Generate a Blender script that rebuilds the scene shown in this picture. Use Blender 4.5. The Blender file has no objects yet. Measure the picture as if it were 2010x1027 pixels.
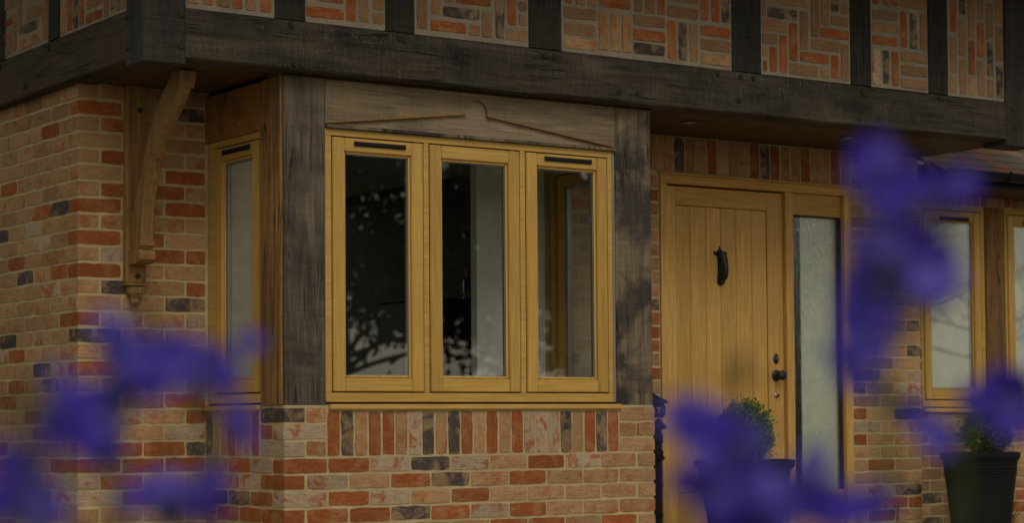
import bpy, bmesh, math, random
from mathutils import Vector, Matrix, noise
random.seed(11)
C = bpy.context.scene.collection
S = bpy.context.scene

# ------------------------------------------------------------------ camera, sky, sun, exposure
RM = [[0.8274119781818466, -0.5615526897214755, -0.00692784438189296],
      [0.017533281344697487, 0.03816022973512666, -0.9991178013186683],
      [0.5613216568122872, 0.8265605685811165, 0.04142009247177311]]
cam = bpy.data.cameras.new('camera')
camo = bpy.data.objects.new('camera', cam); C.objects.link(camo)
r, d, f = (Vector(v) for v in RM)
camo.matrix_world = Matrix(((r.x, -d.x, -f.x, 0), (r.y, -d.y, -f.y, 0), (r.z, -d.z, -f.z, 0), (0, 0, 0, 1)))
cam.sensor_width = 36; cam.lens = 4139.5 / 2010 * 36
cam.shift_y = 147.9 / 2010
cam.clip_start = 0.05; cam.clip_end = 1000
cam.dof.use_dof = True; cam.dof.focus_distance = 10.6; cam.dof.aperture_fstop = 2.5
cam.dof.aperture_blades = 0
S.camera = camo

SUN_EL, SUN_AZ = 42, 196          # degrees; azimuth clockwise from +Y (the house is on +Y)
W = bpy.data.worlds.new('World'); S.world = W; W.use_nodes = True
nt = W.node_tree; nt.nodes.clear()
sky = nt.nodes.new('ShaderNodeTexSky'); sky.sky_type = 'NISHITA'; sky.sun_disc = False
sky.sun_elevation = math.radians(SUN_EL); sky.sun_rotation = math.radians(SUN_AZ)
sky.dust_density = 1.5; sky.air_density = 1.0; sky.ozone_density = 1.0
hs = nt.nodes.new('ShaderNodeHueSaturation'); hs.inputs['Saturation'].default_value = 0.3
wm = nt.nodes.new('ShaderNodeMix'); wm.data_type = 'RGBA'; wm.blend_type = 'MULTIPLY'
wm.inputs[0].default_value = 1; wm.inputs[7].default_value = (1.0, 0.92, 0.745, 1)
bg = nt.nodes.new('ShaderNodeBackground'); bg.inputs[1].default_value = 0.15
ou = nt.nodes.new('ShaderNodeOutputWorld')
nt.links.new(sky.outputs[0], hs.inputs['Color']); nt.links.new(hs.outputs[0], wm.inputs[6])
nt.links.new(wm.outputs[2], bg.inputs[0]); nt.links.new(bg.outputs[0], ou.inputs[0])

sl = bpy.data.lights.new('sun', 'SUN'); sl.energy = 1.0; sl.angle = math.radians(25); sl.color = (1, .93, .82)
so = bpy.data.objects.new('sun', sl); C.objects.link(so)
az, el = math.radians(SUN_AZ), math.radians(SUN_EL)
sd = Vector((math.sin(az) * math.cos(el), math.cos(az) * math.cos(el), math.sin(el)))
so.rotation_euler = (-sd).to_track_quat('-Z', 'Y').to_euler(); so.location = (0, 0, 12)

S.view_settings.view_transform = 'Standard'; S.view_settings.look = 'None'
S.view_settings.gamma = 1; S.view_settings.use_curve_mapping = False
S.view_settings.exposure = -0.75
S.render.engine = 'CYCLES'; S.cycles.use_denoising = True
S.cycles.max_bounces = 6; S.cycles.transparent_max_bounces = 12
S.cycles.sample_clamp_indirect = 6

# ------------------------------------------------------------------ levels (metres; eye level is z = 0)
GZ = -0.75                    # paving
YB, YW, YR, YJ = 8.6747, 9.4977, 9.90, 8.575   # bay front, main wall, right wall, jetty face
XS, XB, XB2, XJ = 3.942, 4.6139, 6.776, 3.87   # left corner, bay sides, jetty side
CP = 0.0786                   # brick course
Z0 = -0.149                   # bed joint under the soldier course

# ------------------------------------------------------------------ object helpers
def tagp(o, label=None, cat=None, group=None, kind=None):
    if label: o['label'] = label
    if cat: o['category'] = cat
    if group: o['group'] = group
    if kind: o['kind'] = kind
    return o
def put(o, parent=None):
    C.objects.link(o)
    if parent is not None:
        o.parent = parent
        o.matrix_parent_inverse = world_of(parent).inverted()
    return o
WM = {}
def world_of(o):
    return WM.get(o.name, Matrix.Identity(4))
def empty(name, loc, label, cat, group=None):
    o = bpy.data.objects.new(name, None); C.objects.link(o); o.location = loc
    o.empty_display_size = .1
    WM[o.name] = Matrix.Translation(loc)
    return tagp(o, label, cat, group)
def link(name, me, mat, parent=None, M=None, label=None):
    o = bpy.data.objects.new(name, me)
    if mat is not None and not me.materials: me.materials.append(mat)
    if M is not None: o.matrix_world = M
    m = M.copy() if M is not None else Matrix.Identity(4)
    C.objects.link(o)
    if parent is not None:
        pw = world_of(parent)
        o.parent = parent
        o.matrix_parent_inverse = pw.inverted()
        # basis stays the wanted world matrix because parent * inverse = identity
    WM[o.name] = m
    if label: o['label'] = label
    return o
def mesh_of(bm, name, smooth=False, sharp=35):
    me = bpy.data.meshes.new(name); bm.normal_update(); bm.to_mesh(me); bm.free()
    if smooth:
        for p in me.polygons: p.use_smooth = True
        try: me.set_sharp_from_angle(angle=math.radians(sharp))
        except Exception: pass
    return me
def obj(name, bm, mat, parent=None, M=None, smooth=False, label=None):
    return link(name, mesh_of(bm, name, smooth), mat, parent, M, label)
def bx(bm, a, b, bev=0.0, seg=1):
    """box from corner a to corner b with its own bevel"""
    a, b = Vector(a), Vector(b)
    t = bmesh.new(); bmesh.ops.create_cube(t, size=1)
    sc, ce = b - a, (a + b) / 2
    for v in t.verts: v.co = Vector((v.co.x * sc.x, v.co.y * sc.y, v.co.z * sc.z)) + ce
    if bev > 0:
        bmesh.ops.bevel(t, geom=t.edges[:], offset=min(bev, min(abs(sc.x), abs(sc.y), abs(sc.z)) * .45), segments=seg, affect='EDGES')
    merge(bm, t)
def merge(bm, t, M=None):
    me = bpy.data.meshes.new('tmp'); t.to_mesh(me); t.free()
    if M is not None: me.transform(M)
    bm.from_mesh(me); bpy.data.meshes.remove(me)
def box(name, a, b, mat, parent=None, bev=.003, M=None, label=None):
    bm = bmesh.new(); bx(bm, a, b, bev, 1 if bev < .006 else 2)
    return obj(name, bm, mat, parent, M, label=label)
def timber(name, a, b, axis, mat, parent, bev=.007, jit=.002, M=None, seed=0, label=None):
    """a sawn oak member: many short lengths along its axis whose corners wander slightly"""
    a, b = list(a), list(b)
    L = b[axis] - a[axis]; n = max(4, int(L / .10))
    o1, o2 = [i for i in range(3) if i != axis]
    prof = []
    lo1, hi1, lo2, hi2 = a[o1], b[o1], a[o2], b[o2]
    e = bev
    prof = [(lo1 + e, lo2), (hi1 - e, lo2), (hi1, lo2 + e), (hi1, hi2 - e), (hi1 - e, hi2), (lo1 + e, hi2), (lo1, hi2 - e), (lo1, lo2 + e)]
    bm = bmesh.new(); rings = []
    for i in range(n + 1):
        t = a[axis] + L * i / n
        ring = []
        for k, (p, q) in enumerate(prof):
            w = noise.noise(Vector((t * 2.3 + seed * 7.1, (k // 2) * 3.7, seed))) * jit * 1.6 + noise.noise(Vector((t * 11 + seed, k * 1.9, 5))) * jit * .6
            c = [0, 0, 0]; c[axis] = t
            s1 = 1 if p > (lo1 + hi1) / 2 else -1; s2 = 1 if q > (lo2 + hi2) / 2 else -1
            c[o1] = p + s1 * w; c[o2] = q + s2 * w * .8
            ring.append(bm.verts.new(c))
        rings.append(ring)
    for i in range(n):
        for k in range(8):
            bm.faces.new((rings[i][k], rings[i][(k + 1) % 8], rings[i + 1][(k + 1) % 8], rings[i + 1][k]))
    bm.faces.new(rings[0]); bm.faces.new(rings[-1][::-1])
    bmesh.ops.recalc_face_normals(bm, faces=bm.faces[:])
    return obj(name, bm, mat, parent, M, smooth=True, label=label)
def lathe(bm, prof, n=20, M=None):
    """prof: (radius, z) from bottom to top about local z"""
    t = bmesh.new(); rings = []
    for rr, z in prof:
        rings.append([t.verts.new((rr * math.cos(2 * math.pi * k / n), rr * math.sin(2 * math.pi * k / n), z)) for k in range(n)])
    for i in range(len(rings) - 1):
        for k in range(n):
            t.faces.new((rings[i][k], rings[i][(k + 1) % n], rings[i + 1][(k + 1) % n], rings[i + 1][k]))
    t.faces.new(rings[0][::-1]); t.faces.new(rings[-1])
    merge(bm, t, M)
def tube(bm, pts, rad, n=7):
    rings = []
    for i, p in enumerate(pts):
        p = Vector(p); q = Vector(pts[min(i + 1, len(pts) - 1)]) - Vector(pts[max(i - 1, 0)])
        q.normalize(); u = q.orthogonal().normalized(); v = q.cross(u)
        rr = rad[i] if isinstance(rad, (list, tuple)) else rad
        rings.append([bm.verts.new(p + (u * math.cos(2 * math.pi * k / n) + v * math.sin(2 * math.pi * k / n)) * rr) for k in range(n)])
    for i in range(len(rings) - 1):
        best = min(range(n), key=lambda s: (rings[i][0].co - rings[i + 1][s].co).length)
        for k in range(n):
            bm.faces.new((rings[i][k], rings[i][(k + 1) % n], rings[i + 1][(k + 1 + best) % n], rings[i + 1][(k + best) % n]))
    bm.faces.new(rings[0][::-1]); bm.faces.new(rings[-1])
def prism(bm, pts, axis, lo, hi):
    """extrude a polygon (2-D points in the two other axes) along axis"""
    o1, o2 = [i for i in range(3) if i != axis]
    def P(p, t):
        c = [0, 0, 0]; c[o1], c[o2], c[axis] = p[0], p[1], t; return bm.verts.new(c)
    A = [P(p, lo) for p in pts]; B = [P(p, hi) for p in pts]
    n = len(pts); fs = [bm.faces.new(A), bm.faces.new(B[::-1])]
    for i in range(n): fs.append(bm.faces.new((A[i], B[i], B[(i + 1) % n], A[(i + 1) % n])))
    bmesh.ops.recalc_face_normals(bm, faces=fs)

# ------------------------------------------------------------------ materials
class NT:
    def __init__(s, name):
        s.m = bpy.data.materials.new(name); s.m.use_nodes = True
        s.t = s.m.node_tree; s.b = s.t.nodes['Principled BSDF']
    def n(s, ty, **k):
        nd = s.t.nodes.new(ty)
        for a, v in k.items():
            if a in nd.inputs: nd.inputs[a].default_value = v
            else: setattr(nd, a, v)
        return nd
    def l(s, a, b): s.t.links.new(a, b)
    def coord(s, scale=(1, 1, 1), rnd=False):
        tc = s.n('ShaderNodeTexCoord'); mp = s.n('ShaderNodeMapping'); mp.inputs['Scale'].default_value = scale
        s.l(tc.outputs['Object'], mp.inputs['Vector'])
        if rnd:
            oi = s.n('ShaderNodeObjectInfo'); mu = s.n('ShaderNodeMath', operation='MULTIPLY'); mu.inputs[1].default_value = 37
            s.l(oi.outputs['Random'], mu.inputs[0])
            cb = s.n('ShaderNodeCombineXYZ'); 
            for i in range(3): s.l(mu.outputs[0], cb.inputs[i])
            s.l(cb.outputs[0], mp.inputs['Location'])
        return mp.outputs[0]
    def noise(s, vec, scale, detail=4, rough=.55, dist=0):
        nd = s.n('ShaderNodeTexNoise'); nd.inputs['Scale'].default_value = scale; nd.inputs['Detail'].default_value = detail
        nd.inputs['Roughness'].default_value = rough; nd.inputs['Distortion'].default_value = dist
        s.l(vec, nd.inputs['Vector']); return nd.outputs['Fac']
    def ramp(s, fac, stops):
        nd = s.n('ShaderNodeValToRGB'); cr = nd.color_ramp
        while len(cr.elements) < len(stops): cr.elements.new(.5)
        for e, (p, c) in zip(cr.elements, stops):
            e.position = p; e.color = (*c, 1) if len(c) == 3 else c
        s.l(fac, nd.inputs[0]); return nd.outputs['Color']
    def mix(s, fac, a, b, mode='MIX'):
        nd = s.n('ShaderNodeMix'); nd.data_type = 'RGBA'; nd.blend_type = mode
        for i, v in ((0, fac), (6, a), (7, b)):
            if isinstance(v, (int, float)): nd.inputs[i].default_value = v
            elif isinstance(v, tuple): nd.inputs[i].default_value = (*v, 1)
            else: s.l(v, nd.inputs[i])
        return nd.outputs[2]
    def bump(s, h, strength=.4, dist=.002, prev=None):
        nd = s.n('ShaderNodeBump'); nd.inputs['Strength'].default_value = strength; nd.inputs['Distance'].default_value = dist
        s.l(h, nd.inputs['Height'])
        if prev is not None: s.l(prev, nd.inputs['Normal'])
        s.l(nd.outputs[0], s.b.inputs['Normal']); return nd.outputs[0]
    def col(s, c):
        if isinstance(c, tuple): s.b.inputs['Base Color'].default_value = (*c, 1)
        else: s.l(c, s.b.inputs['Base Color'])
    def set(s, **k):
        for a, v in k.items(): s.b.inputs[a.replace('_', ' ')].default_value = v
BW = lambda a, b: [(a, (0, 0, 0)), (b, (1, 1, 1))]
def plain(name, c, rough=.6, metal=0, spec=.5, bumpsc=0):
    m = NT(name); v = m.coord(rnd=True); n = m.noise(v, 9, 5)
    m.col(m.mix(n, tuple(x * .8 for x in c), tuple(min(1, x * 1.18) for x in c)))
    m.set(Roughness=rough, Metallic=metal, Specular_IOR_Level=spec)
    if bumpsc: m.bump(m.noise(v, bumpsc, 5), .4, .002)
    return m.m
def brick_mat(name, base, patch, lo, hi, white=.25, dark=.25):
    m = NT(name); v = m.coord(rnd=True)
    n1 = m.noise(v, 11, 5, .6, .6)
    c = m.mix(m.ramp(n1, BW(lo, hi)), base, patch)
    fine = m.noise(v, 70, 6, .7)
    c = m.mix(m.ramp(fine, [(.35, (.72,) * 3), (.7, (1.22,) * 3)]), c, c) if False else m.mix(1.0, c, m.ramp(fine, [(.3, (.68,) * 3), (.72, (1.0,) * 3)]), 'MULTIPLY')
    wn = m.noise(m.coord((1, 1, 2.2), rnd=True), 26, 6, .75, 1.2)
    c = m.mix(m.ramp(wn, [(.56, (0, 0, 0)), (.74, (white,) * 3)]), c, (.60, .53, .44))
    dn = m.noise(v, 33, 5, .7, .4)
    c = m.mix(m.ramp(dn, [(.60, (0, 0, 0)), (.76, (dark,) * 3)]), c, tuple(x * .35 for x in base))
    oi = m.n('ShaderNodeObjectInfo')
    mr = m.n('ShaderNodeMapRange'); mr.inputs[3].default_value = .82; mr.inputs[4].default_value = 1.16
    m.l(oi.outputs['Random'], mr.inputs[0])
    hsv = m.n('ShaderNodeHueSaturation'); m.l(mr.outputs[0], hsv.inputs['Value']); m.l(c, hsv.inputs['Color'])
    m.col(hsv.outputs[0]); m.set(Roughness=.93, Specular_IOR_Level=.25)
    crease = m.noise(m.coord((.8, 1, 2.4), rnd=True), 19, 6, .72, 1.6)
    b = m.bump(crease, 1.0, .011); m.bump(fine, .5, .0015, b)
    return m.m
BM = {
 'R': brick_mat('red_brick', (.42, .12, .034), (.48, .22, .095), .46, .66, .30, .45),
 'P': brick_mat('pink_buff_brick', (.55, .335, .17), (.50, .20, .075), .50, .66, .34, .28),
 'W': brick_mat('whitewashed_brick', (.56, .42, .29), (.47, .17, .07), .51, .62, .5, .2),
 'O': brick_mat('orange_buff_brick', (.40, .235, .125), (.36, .17, .08), .5, .7, .14, .2),
 'D': brick_mat('blue_black_brick', (.11, .086, .080), (.38, .25, .14), .47, .60, .42, .3),
}
def mortar(name, c):
    m = NT(name); v = m.coord(); n = m.noise(v, 6, 5, .6); g = m.noise(v, 150, 5, .7)
    cc = m.mix(m.ramp(n, BW(.35, .7)), tuple(x * .72 for x in c), c)
    cc = m.mix(1.0, cc, m.ramp(g, [(.3, (.72,) * 3), (.7, (1, 1, 1))]), 'MULTIPLY')
    m.col(cc); m.set(Roughness=.97, Specular_IOR_Level=.15)
    b = m.bump(m.noise(v, 28, 6, .7), .8, .005); m.bump(g, .6, .002, b); return m.m
M_MORTAR = mortar('sandy_lime_mortar', (.68, .545, .30))
M_MORTAR_UP = mortar('grey_buff_mortar', (.42, .355, .27))

def wood(name, ax, light, dark, grain=1.0, streak=None, stain=None, stain_at=(.5, .7), rough=.8, bump=.5, fleck=0, knots=0, crosscut=0, crack=.22, rnd=False, spec=.3):
    """ax: grain axis. light/dark: grain colours; stain: weather patches; fleck: pale ray flecks; crosscut: saw marks"""
    m = NT(name)
    sc = [14, 14, 14]; sc[ax] = .9
    v = m.coord(tuple(sc), rnd=rnd); v0 = m.coord(rnd=rnd)
    g1 = m.noise(v, 2.2 * grain, 6, .62, 1.1)
    sc2 = [60, 60, 60]; sc2[ax] = 2.2
    g2 = m.noise(m.coord(tuple(sc2), rnd=rnd), 2.4 * grain, 4, .7, .3)
    c = m.mix(m.ramp(g1, BW(.32, .68)), dark, light)
    c = m.mix(1.0, c, m.ramp(g2, [(.3, (.66,) * 3), (.68, (1, 1, 1))]), 'MULTIPLY')
    big = m.noise(v0, 3.1, 5, .6, .5)
    if stain:
        c = m.mix(m.ramp(big, BW(*stain_at)), c, stain)
    if streak:
        sn = m.noise(m.coord(tuple([5 if i != ax else .7 for i in range(3)]), rnd=rnd), 1.6, 5, .6, .8)
        c = m.mix(m.ramp(sn, [(.52, (0, 0, 0)), (.72, (.85,) * 3)]), c, streak)
    if fleck:
        fs = [30, 30, 30]; fs[ax] = 62; fs[2] = 17
        fn = m.noise(m.coord(tuple(fs), rnd=rnd), 1.3, 3, .6, 2.2)
        msk = m.noise(v0, 1.7, 3)
        fl = m.mix(1.0, m.ramp(fn, [(.62, (0, 0, 0)), (.67, (fleck,) * 3)]), m.ramp(msk, BW(.47, .58)), 'MULTIPLY')
        c = m.mix(fl, c, (.20, .17, .135))
    if knots:
        vo = m.n('ShaderNodeTexVoronoi'); vo.inputs['Scale'].default_value = knots
        ks = [1, 1, 1]; ks[ax] = .5
        m.l(m.coord(tuple(ks), rnd=rnd), vo.inputs['Vector'])
        c = m.mix(m.ramp(vo.outputs['Distance'], [(.02, (.85,) * 3), (.085, (0, 0, 0))]), c, tuple(x * .55 for x in dark))
    hgt = g2
    if crosscut:
        ck = [17, 17, 17]; ck[ax] = .75
        cf = m.noise(m.coord(tuple(ck), rnd=rnd), 1.1, 5, .55, .9)
        ckr = m.ramp(cf, [(.470, (1, 1, 1)), (.490, (min(1, crack * 1.3),) * 3), (.500, (crack,) * 3), (.522, (1, 1, 1))])
        cm = m.ramp(m.noise(v0, 2.2, 3), BW(.46, .56))
        c = m.mix(cm, c, m.mix(1.0, c, ckr, 'MULTIPLY'))
    if rnd:
        oi = m.n('ShaderNodeObjectInfo'); mr = m.n('ShaderNodeMapRange'); mr.inputs[3].default_value = .88; mr.inputs[4].default_value = 1.10
        m.l(oi.outputs['Random'], mr.inputs[0]); hv = m.n('ShaderNodeHueSaturation'); m.l(mr.outputs[0], hv.inputs['Value']); m.l(c, hv.inputs['Color']); c = hv.outputs[0]
    if crosscut:
        cs = [6, 6, 6]; cs[ax] = 75
        cn = m.noise(m.coord(tuple(cs), rnd=rnd), 1.3, 3, .6, .2)
        c = m.mix(1.0, c, m.ramp(cn, [(.38, (1 - crosscut,) * 3), (.60, (1, 1, 1))]), 'MULTIPLY')
    m.col(c); m.set(Roughness=rough, Specular_IOR_Level=spec)
    if crosscut:
        b = m.bump(cn, bump, .002); m.bump(hgt, bump, .0025, b)
    else: m.bump(hgt, bump, .0015)
    return m.m
def dark_oak(ax, nm): return wood(nm, ax, (.10, .084, .066), (.044, .036, .029), streak=(.12, .10, .08), stain=(.028, .024, .022), fleck=1.0 if ax == 0 else 0, crosscut=.3, bump=.7, rough=.85)
M_BEAM_X = dark_oak(0, 'dark_weathered_oak_beam')
M_BEAM_Y = wood('brown_weathered_oak_beam', 1, (.115, .08, .056), (.055, .038, .028), streak=(.08, .065, .05), crosscut=.25, bump=.7, rough=.85)
M_POST_D = wood('charcoal_oak_post', 2, (.07, .062, .055), (.034, .031, .028), streak=(.085, .076, .066), crosscut=.35, bump=.7, rough=.8)
M_STUD = wood('charcoal_oak_stud', 2, (.055, .050, .042), (.030, .027, .023), streak=(.038, .038, .033), crosscut=.3, bump=.6, rough=.85, rnd=True)
M_BAYPOST = wood('grey_oak_bay_post', 2, (.25, .20, .145), (.09, .075, .06), streak=(.21, .15, .10), stain=(.05, .045, .04), stain_at=(.42, .66), crosscut=.16, bump=.8, rough=.85)
M_BAYPOST2 = wood('mottled_grey_brown_oak_post', 2, (.33, .25, .165), (.16, .12, .082), streak=(.10, .085, .068), stain=(.055, .048, .042), stain_at=(.47, .60), knots=2.6, crosscut=.15, bump=.8, rough=.85)
M_SIDEPOST = wood('honey_brown_oak_post', 2, (.38, .20, .06), (.19, .10, .038), streak=(.11, .08, .055), crosscut=.1, bump=.6, rough=.8)
M_FRIEZE = wood('silvered_oak_board', 0, (.33, .25, .16), (.20, .15, .095), streak=(.15, .12, .09), stain=(.36, .22, .095), stain_at=(.55, .75), crosscut=.12, crack=.62, bump=.6, rough=.85)
M_FRIEZE_LO = wood('pale_grey_oak_field', 0, (.44, .34, .23), (.27, .20, .13), stain=(.15, .11, .08), stain_at=(.58, .72), crosscut=.12, crack=.62, bump=.5, rough=.85)
M_BRACKET = wood('brown_oak_bracket', 2, (.40, .225, .08), (.21, .115, .045), streak=(.28, .18, .09), bump=.5, rough=.75)
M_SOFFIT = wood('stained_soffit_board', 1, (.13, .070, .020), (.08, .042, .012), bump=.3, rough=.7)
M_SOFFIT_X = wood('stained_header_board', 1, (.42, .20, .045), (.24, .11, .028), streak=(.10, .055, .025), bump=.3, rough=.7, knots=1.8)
M_GOLD_V = wood('golden_oak_window_stile', 2, (.70, .44, .115), (.58, .345, .075), grain=.7, stain=(.52, .30, .075), bump=.08, rough=.42, knots=2.6, rnd=True, spec=.45)
M_GOLD_H = wood('golden_oak_window_rail', 0, (.70, .44, .115), (.58, .345, .075), grain=.7, stain=(.52, .30, .075), bump=.08, rough=.42, knots=2.6, rnd=True, spec=.45)
M_DOOR_V = wood('honey_oak_door_plank', 2, (.80, .49, .15), (.62, .345, .085), grain=1.1, stain=(.55, .31, .09), bump=.25, rough=.5, rnd=True, spec=.4)
M_DOOR_H = wood('honey_oak_door_rail', 0, (.70, .40, .10), (.54, .29, .062), grain=1.1, bump=.25, rough=.5, rnd=True, spec=.4)
M_BLACK = plain('black_painted_metal', (.010, .010, .012), .5, .0, .3)
M_IRON = plain('black_cast_iron', (.014, .013, .014), .45, .2, .5, 60)
M_STEEL = plain('worn_steel', (.30, .29, .28), .3, 1)
M_SPACER = plain('silver_glazing_spacer', (.42, .44, .48), .35, .6)
M_GAP_SHADE_SEAL = plain('gap_shade_seal_and_peg', (.02, .017, .013), .8)  # near black for painted gap shade, the sidelight seal and the pegs
M_WHITE = plain('white_plaster', (.82, .82, .78), .9)
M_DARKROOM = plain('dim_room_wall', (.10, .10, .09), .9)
M_LIGHT = plain('grey_downlight_rim', (.12, .105, .085), .5)
M_POT = plain('charcoal_planter_plastic', (.006, .006, .007), .7, 0, .25)
M_SOIL = plain('dark_soil', (.05, .035, .022), 1, bumpsc=40)
M_TEXT = plain('gold_lettering', (.36, .29, .14), .6)

def glass(name, tint=(.93, .96, .93), k=2.0, rough=0.0, ripple=0):
    m = NT(name); t = m.t
    fr = m.n('ShaderNodeFresnel'); fr.inputs['IOR'].default_value = 1.5
    ge = m.n('ShaderNodeNewGeometry'); ir = m.n('ShaderNodeMapRange'); ir.inputs[3].default_value = 1.5; ir.inputs[4].default_value = 1 / 1.5
    m.l(ge.outputs['Backfacing'], ir.inputs[0]); m.l(ir.outputs[0], fr.inputs['IOR'])      # thin pane: same from both sides
    mu = m.n('ShaderNodeMath', operation='MULTIPLY', use_clamp=True); mu.inputs[1].default_value = k
    m.l(fr.outputs[0], mu.inputs[0])
    tr = m.n('ShaderNodeBsdfTransparent'); tr.inputs[0].default_value = (*tint, 1)
    gl = m.n('ShaderNodeBsdfGlossy'); gl.inputs['Roughness'].default_value = rough; gl.inputs[0].default_value = (1, 1, 1, 1)
    if ripple:
        v = m.coord((9, 9, 3)); n = m.noise(v, 2.6, 4, .5, 2.5)
        bp = m.n('ShaderNodeBump'); bp.inputs['Strength'].default_value = ripple; bp.inputs['Distance'].default_value = .01
        m.l(n, bp.inputs['Height']); m.l(bp.outputs[0], gl.inputs['Normal']); m.l(bp.outputs[0], fr.inputs['Normal'])
    mx = m.n('ShaderNodeMixShader')
    m.l(mu.outputs[0], mx.inputs[0]); m.l(tr.outputs[0], mx.inputs[1]); m.l(gl.outputs[0], mx.inputs[2])
    m.l(mx.outputs[0], t.nodes['Material Output'].inputs['Surface'])
    return m.m
M_GLASS = glass('window_glass', k=4.6)
def obscure_glass():
    m = NT('obscured_rippled_glass'); v = m.coord((10, 10, 3.2))
    n = m.noise(v, 2.4, 4, .5, 3.0)
    big = m.noise(m.coord((5, 5, .5)), 1.3, 4)
    m.col((.80, .86, .82)); m.set(Roughness=.16, IOR=1.5, Transmission_Weight=.92)
    m.bump(n, .8, .02)
    return m.m
M_GLASS_SIDE = glass('side_window_glass', k=1.0)
M_OBSCURE = glass('obscured_rippled_glass', (.93, .96, .93), 4.0, .05, .38)

# ------------------------------------------------------------------ bricks
def brick_mesh(seed, L, H, D=.106):
    rnd = random.Random(seed); nx, nz = 6, 3; bm = bmesh.new(); g = {}
    for i in range(nx):
        for j in range(nz):
            edge = i in (0, nx - 1) or j in (0, nz - 1)
            corner = i in (0, nx - 1) and j in (0, nz - 1)
            x = -L / 2 + L * i / (nx - 1); z = -H / 2 + H * j / (nz - 1)
            x += rnd.uniform(-.002, .002); z += rnd.uniform(-.0024, .0024)
            if corner: x *= .985; z *= .93
            y = (.0012 if edge else 0) + rnd.uniform(-.0008, .0008)
            g[i, j] = bm.verts.new((x, y, z))
    for i in range(nx - 1):
        for j in range(nz - 1):
            f_ = bm.faces.new((g[i, j], g[i + 1, j], g[i + 1, j + 1], g[i, j + 1])); f_.smooth = False
    ring = [g[i, 0] for i in range(nx)] + [g[nx - 1, j] for j in range(1, nz)] + [g[i, nz - 1] for i in range(nx - 2, -1, -1)] + [g[0, j] for j in range(nz - 2, 0, -1)]
    back = [bm.verts.new((v.co.x, D, v.co.z)) for v in ring]
    for k in range(len(ring)):
        bm.faces.new((ring[k], back[k], back[(k + 1) % len(ring)], ring[(k + 1) % len(ring)]))
    bm.normal_update()
    me = bpy.data.meshes.new('brick'); bm.to_mesh(me); bm.free(); return me
_bricks = {}
def get_brick(kind, L):
    base = 'S' if L > .15 else 'H'
    key = (kind, base, random.randrange(6))
    if key not in _bricks:
        me = brick_mesh(hash(key[1]) % 7 + key[2] * 13 + ord(kind), .2155 if base == 'S' else .103, .0665)
        me.materials.append(BM[kind]); _bricks[key] = (me, .2155 if base == 'S' else .103)
    return _bricks[key]
def lay(parent, M, u, v, L, H, kind, proud=.0045, upright=False):
    """one brick, centre (u, v) on a wall whose local frame M has x along, y into the wall, z up"""
    me, L0 = get_brick(kind, L)
    R = Matrix.Rotation(math.pi / 2, 4, 'Y') if upright else Matrix.Identity(4)
    if random.random() < .5: R = R @ Matrix.Rotation(math.pi, 4, 'Y')
    sc = Matrix.Diagonal((L / L0, 1, H / .0665, 1))
    mm = M @ Matrix.Translation((u + random.uniform(-.001, .001), -proud + random.uniform(-.002, .0015), v + random.uniform(-.0012, .0012))) @ Matrix.Rotation(random.uniform(-.008, .008), 4, 'Y') @ R @ sc
    return link('brick', me, None, parent, mm)
MIXES = {'wall': 'PPPPPRRWWOPPPRDPPP', 'deep': 'PPORRRPWPOPPD', 'pale': 'PPPPPPOPPRRWWPPPPRPPOPPPPPRPD', 'soldier': 'PRPDPRPW'}
def pick(mix): return random.choice(MIXES[mix])
def frameF(x, y): return Matrix.Translation((x, y, 0))                                      # faces -Y
def frameL(x, y): return Matrix.Translation((x, y, 0)) @ Matrix.Rotation(-math.pi / 2, 4, 'Z')  # faces -X, local x runs towards -Y
def frameR(x, y): return Matrix.Translation((x, y, 0)) @ Matrix.Rotation(math.pi / 2, 4, 'Z')   # faces +X
def courses(parent, M, u0, u1, k0, k1, mix, codes=None, holes=(), start_half=lambda k: k % 2 == 0, anchor='left', pitch=.2275, corner=(False, False)):
    """stretcher bond between u0 and u1, courses k0..k1 (k counts up from the bed joint Z0)"""
    for k in range(k0, k1):
        zc = Z0 + CP * (k + .5)
        edges = []; half = start_half(k)
        if anchor == 'left':
            u = u0; first = True
            while u < u1 - .02:
                w = pitch / 2 if (first and half) else pitch
                e = min(u + w, u1)
                if u1 - e < .045: e = u1
                edges.append((u, e)); u = e; first = False
        else:
            u = u1; first = True
            while u > u0 + .02:
                w = pitch / 2 if (first and half) else pitch
                e = max(u - w, u0)
                if e - u0 < .045: e = u0
                edges.append((e, u)); u = e; first = False
        row = (codes or {}).get(k, '')
        order = sorted(edges)
        for i, (a, b) in enumerate(edges):
            # at a corner the brick belongs to the face that shows its long side and turns the corner
            if corner[0] and (a, b) == order[0]:
                if b - a < .16: continue
                a -= .0125
            if corner[1] and (a, b) == order[-1]:
                if b - a < .16: continue
                b += .0125
            segs = [(a, b)]
            for (ha, hb, za, zb) in holes:
                if zc > za and zc < zb:
                    ns = []
                    for (p, q) in segs:
                        if q <= ha or p >= hb: ns.append((p, q))
                        else:
                            if p < ha - .03: ns.append((p, ha))
                            if q > hb + .03: ns.append((hb, q))
                    segs = ns
            for (p, q) in segs:
                kd = row[i] if i < len(row) else pick(mix)
                lay(parent, M, (p + q) / 2, zc, q - p - .0115, CP - .0135, kd)

house = empty('timber_framed_house', (6.6, 9.5, GZ), 'brick and dark oak timber framed house with a golden window bay and oak front door', 'house')
def slab(name, M, u0, u1, z0, z1, mat, th=.18, label=None):
    return box(name, (u0, 0, z0), (u1, th, z1), mat, house, 0, M, label)

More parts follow.
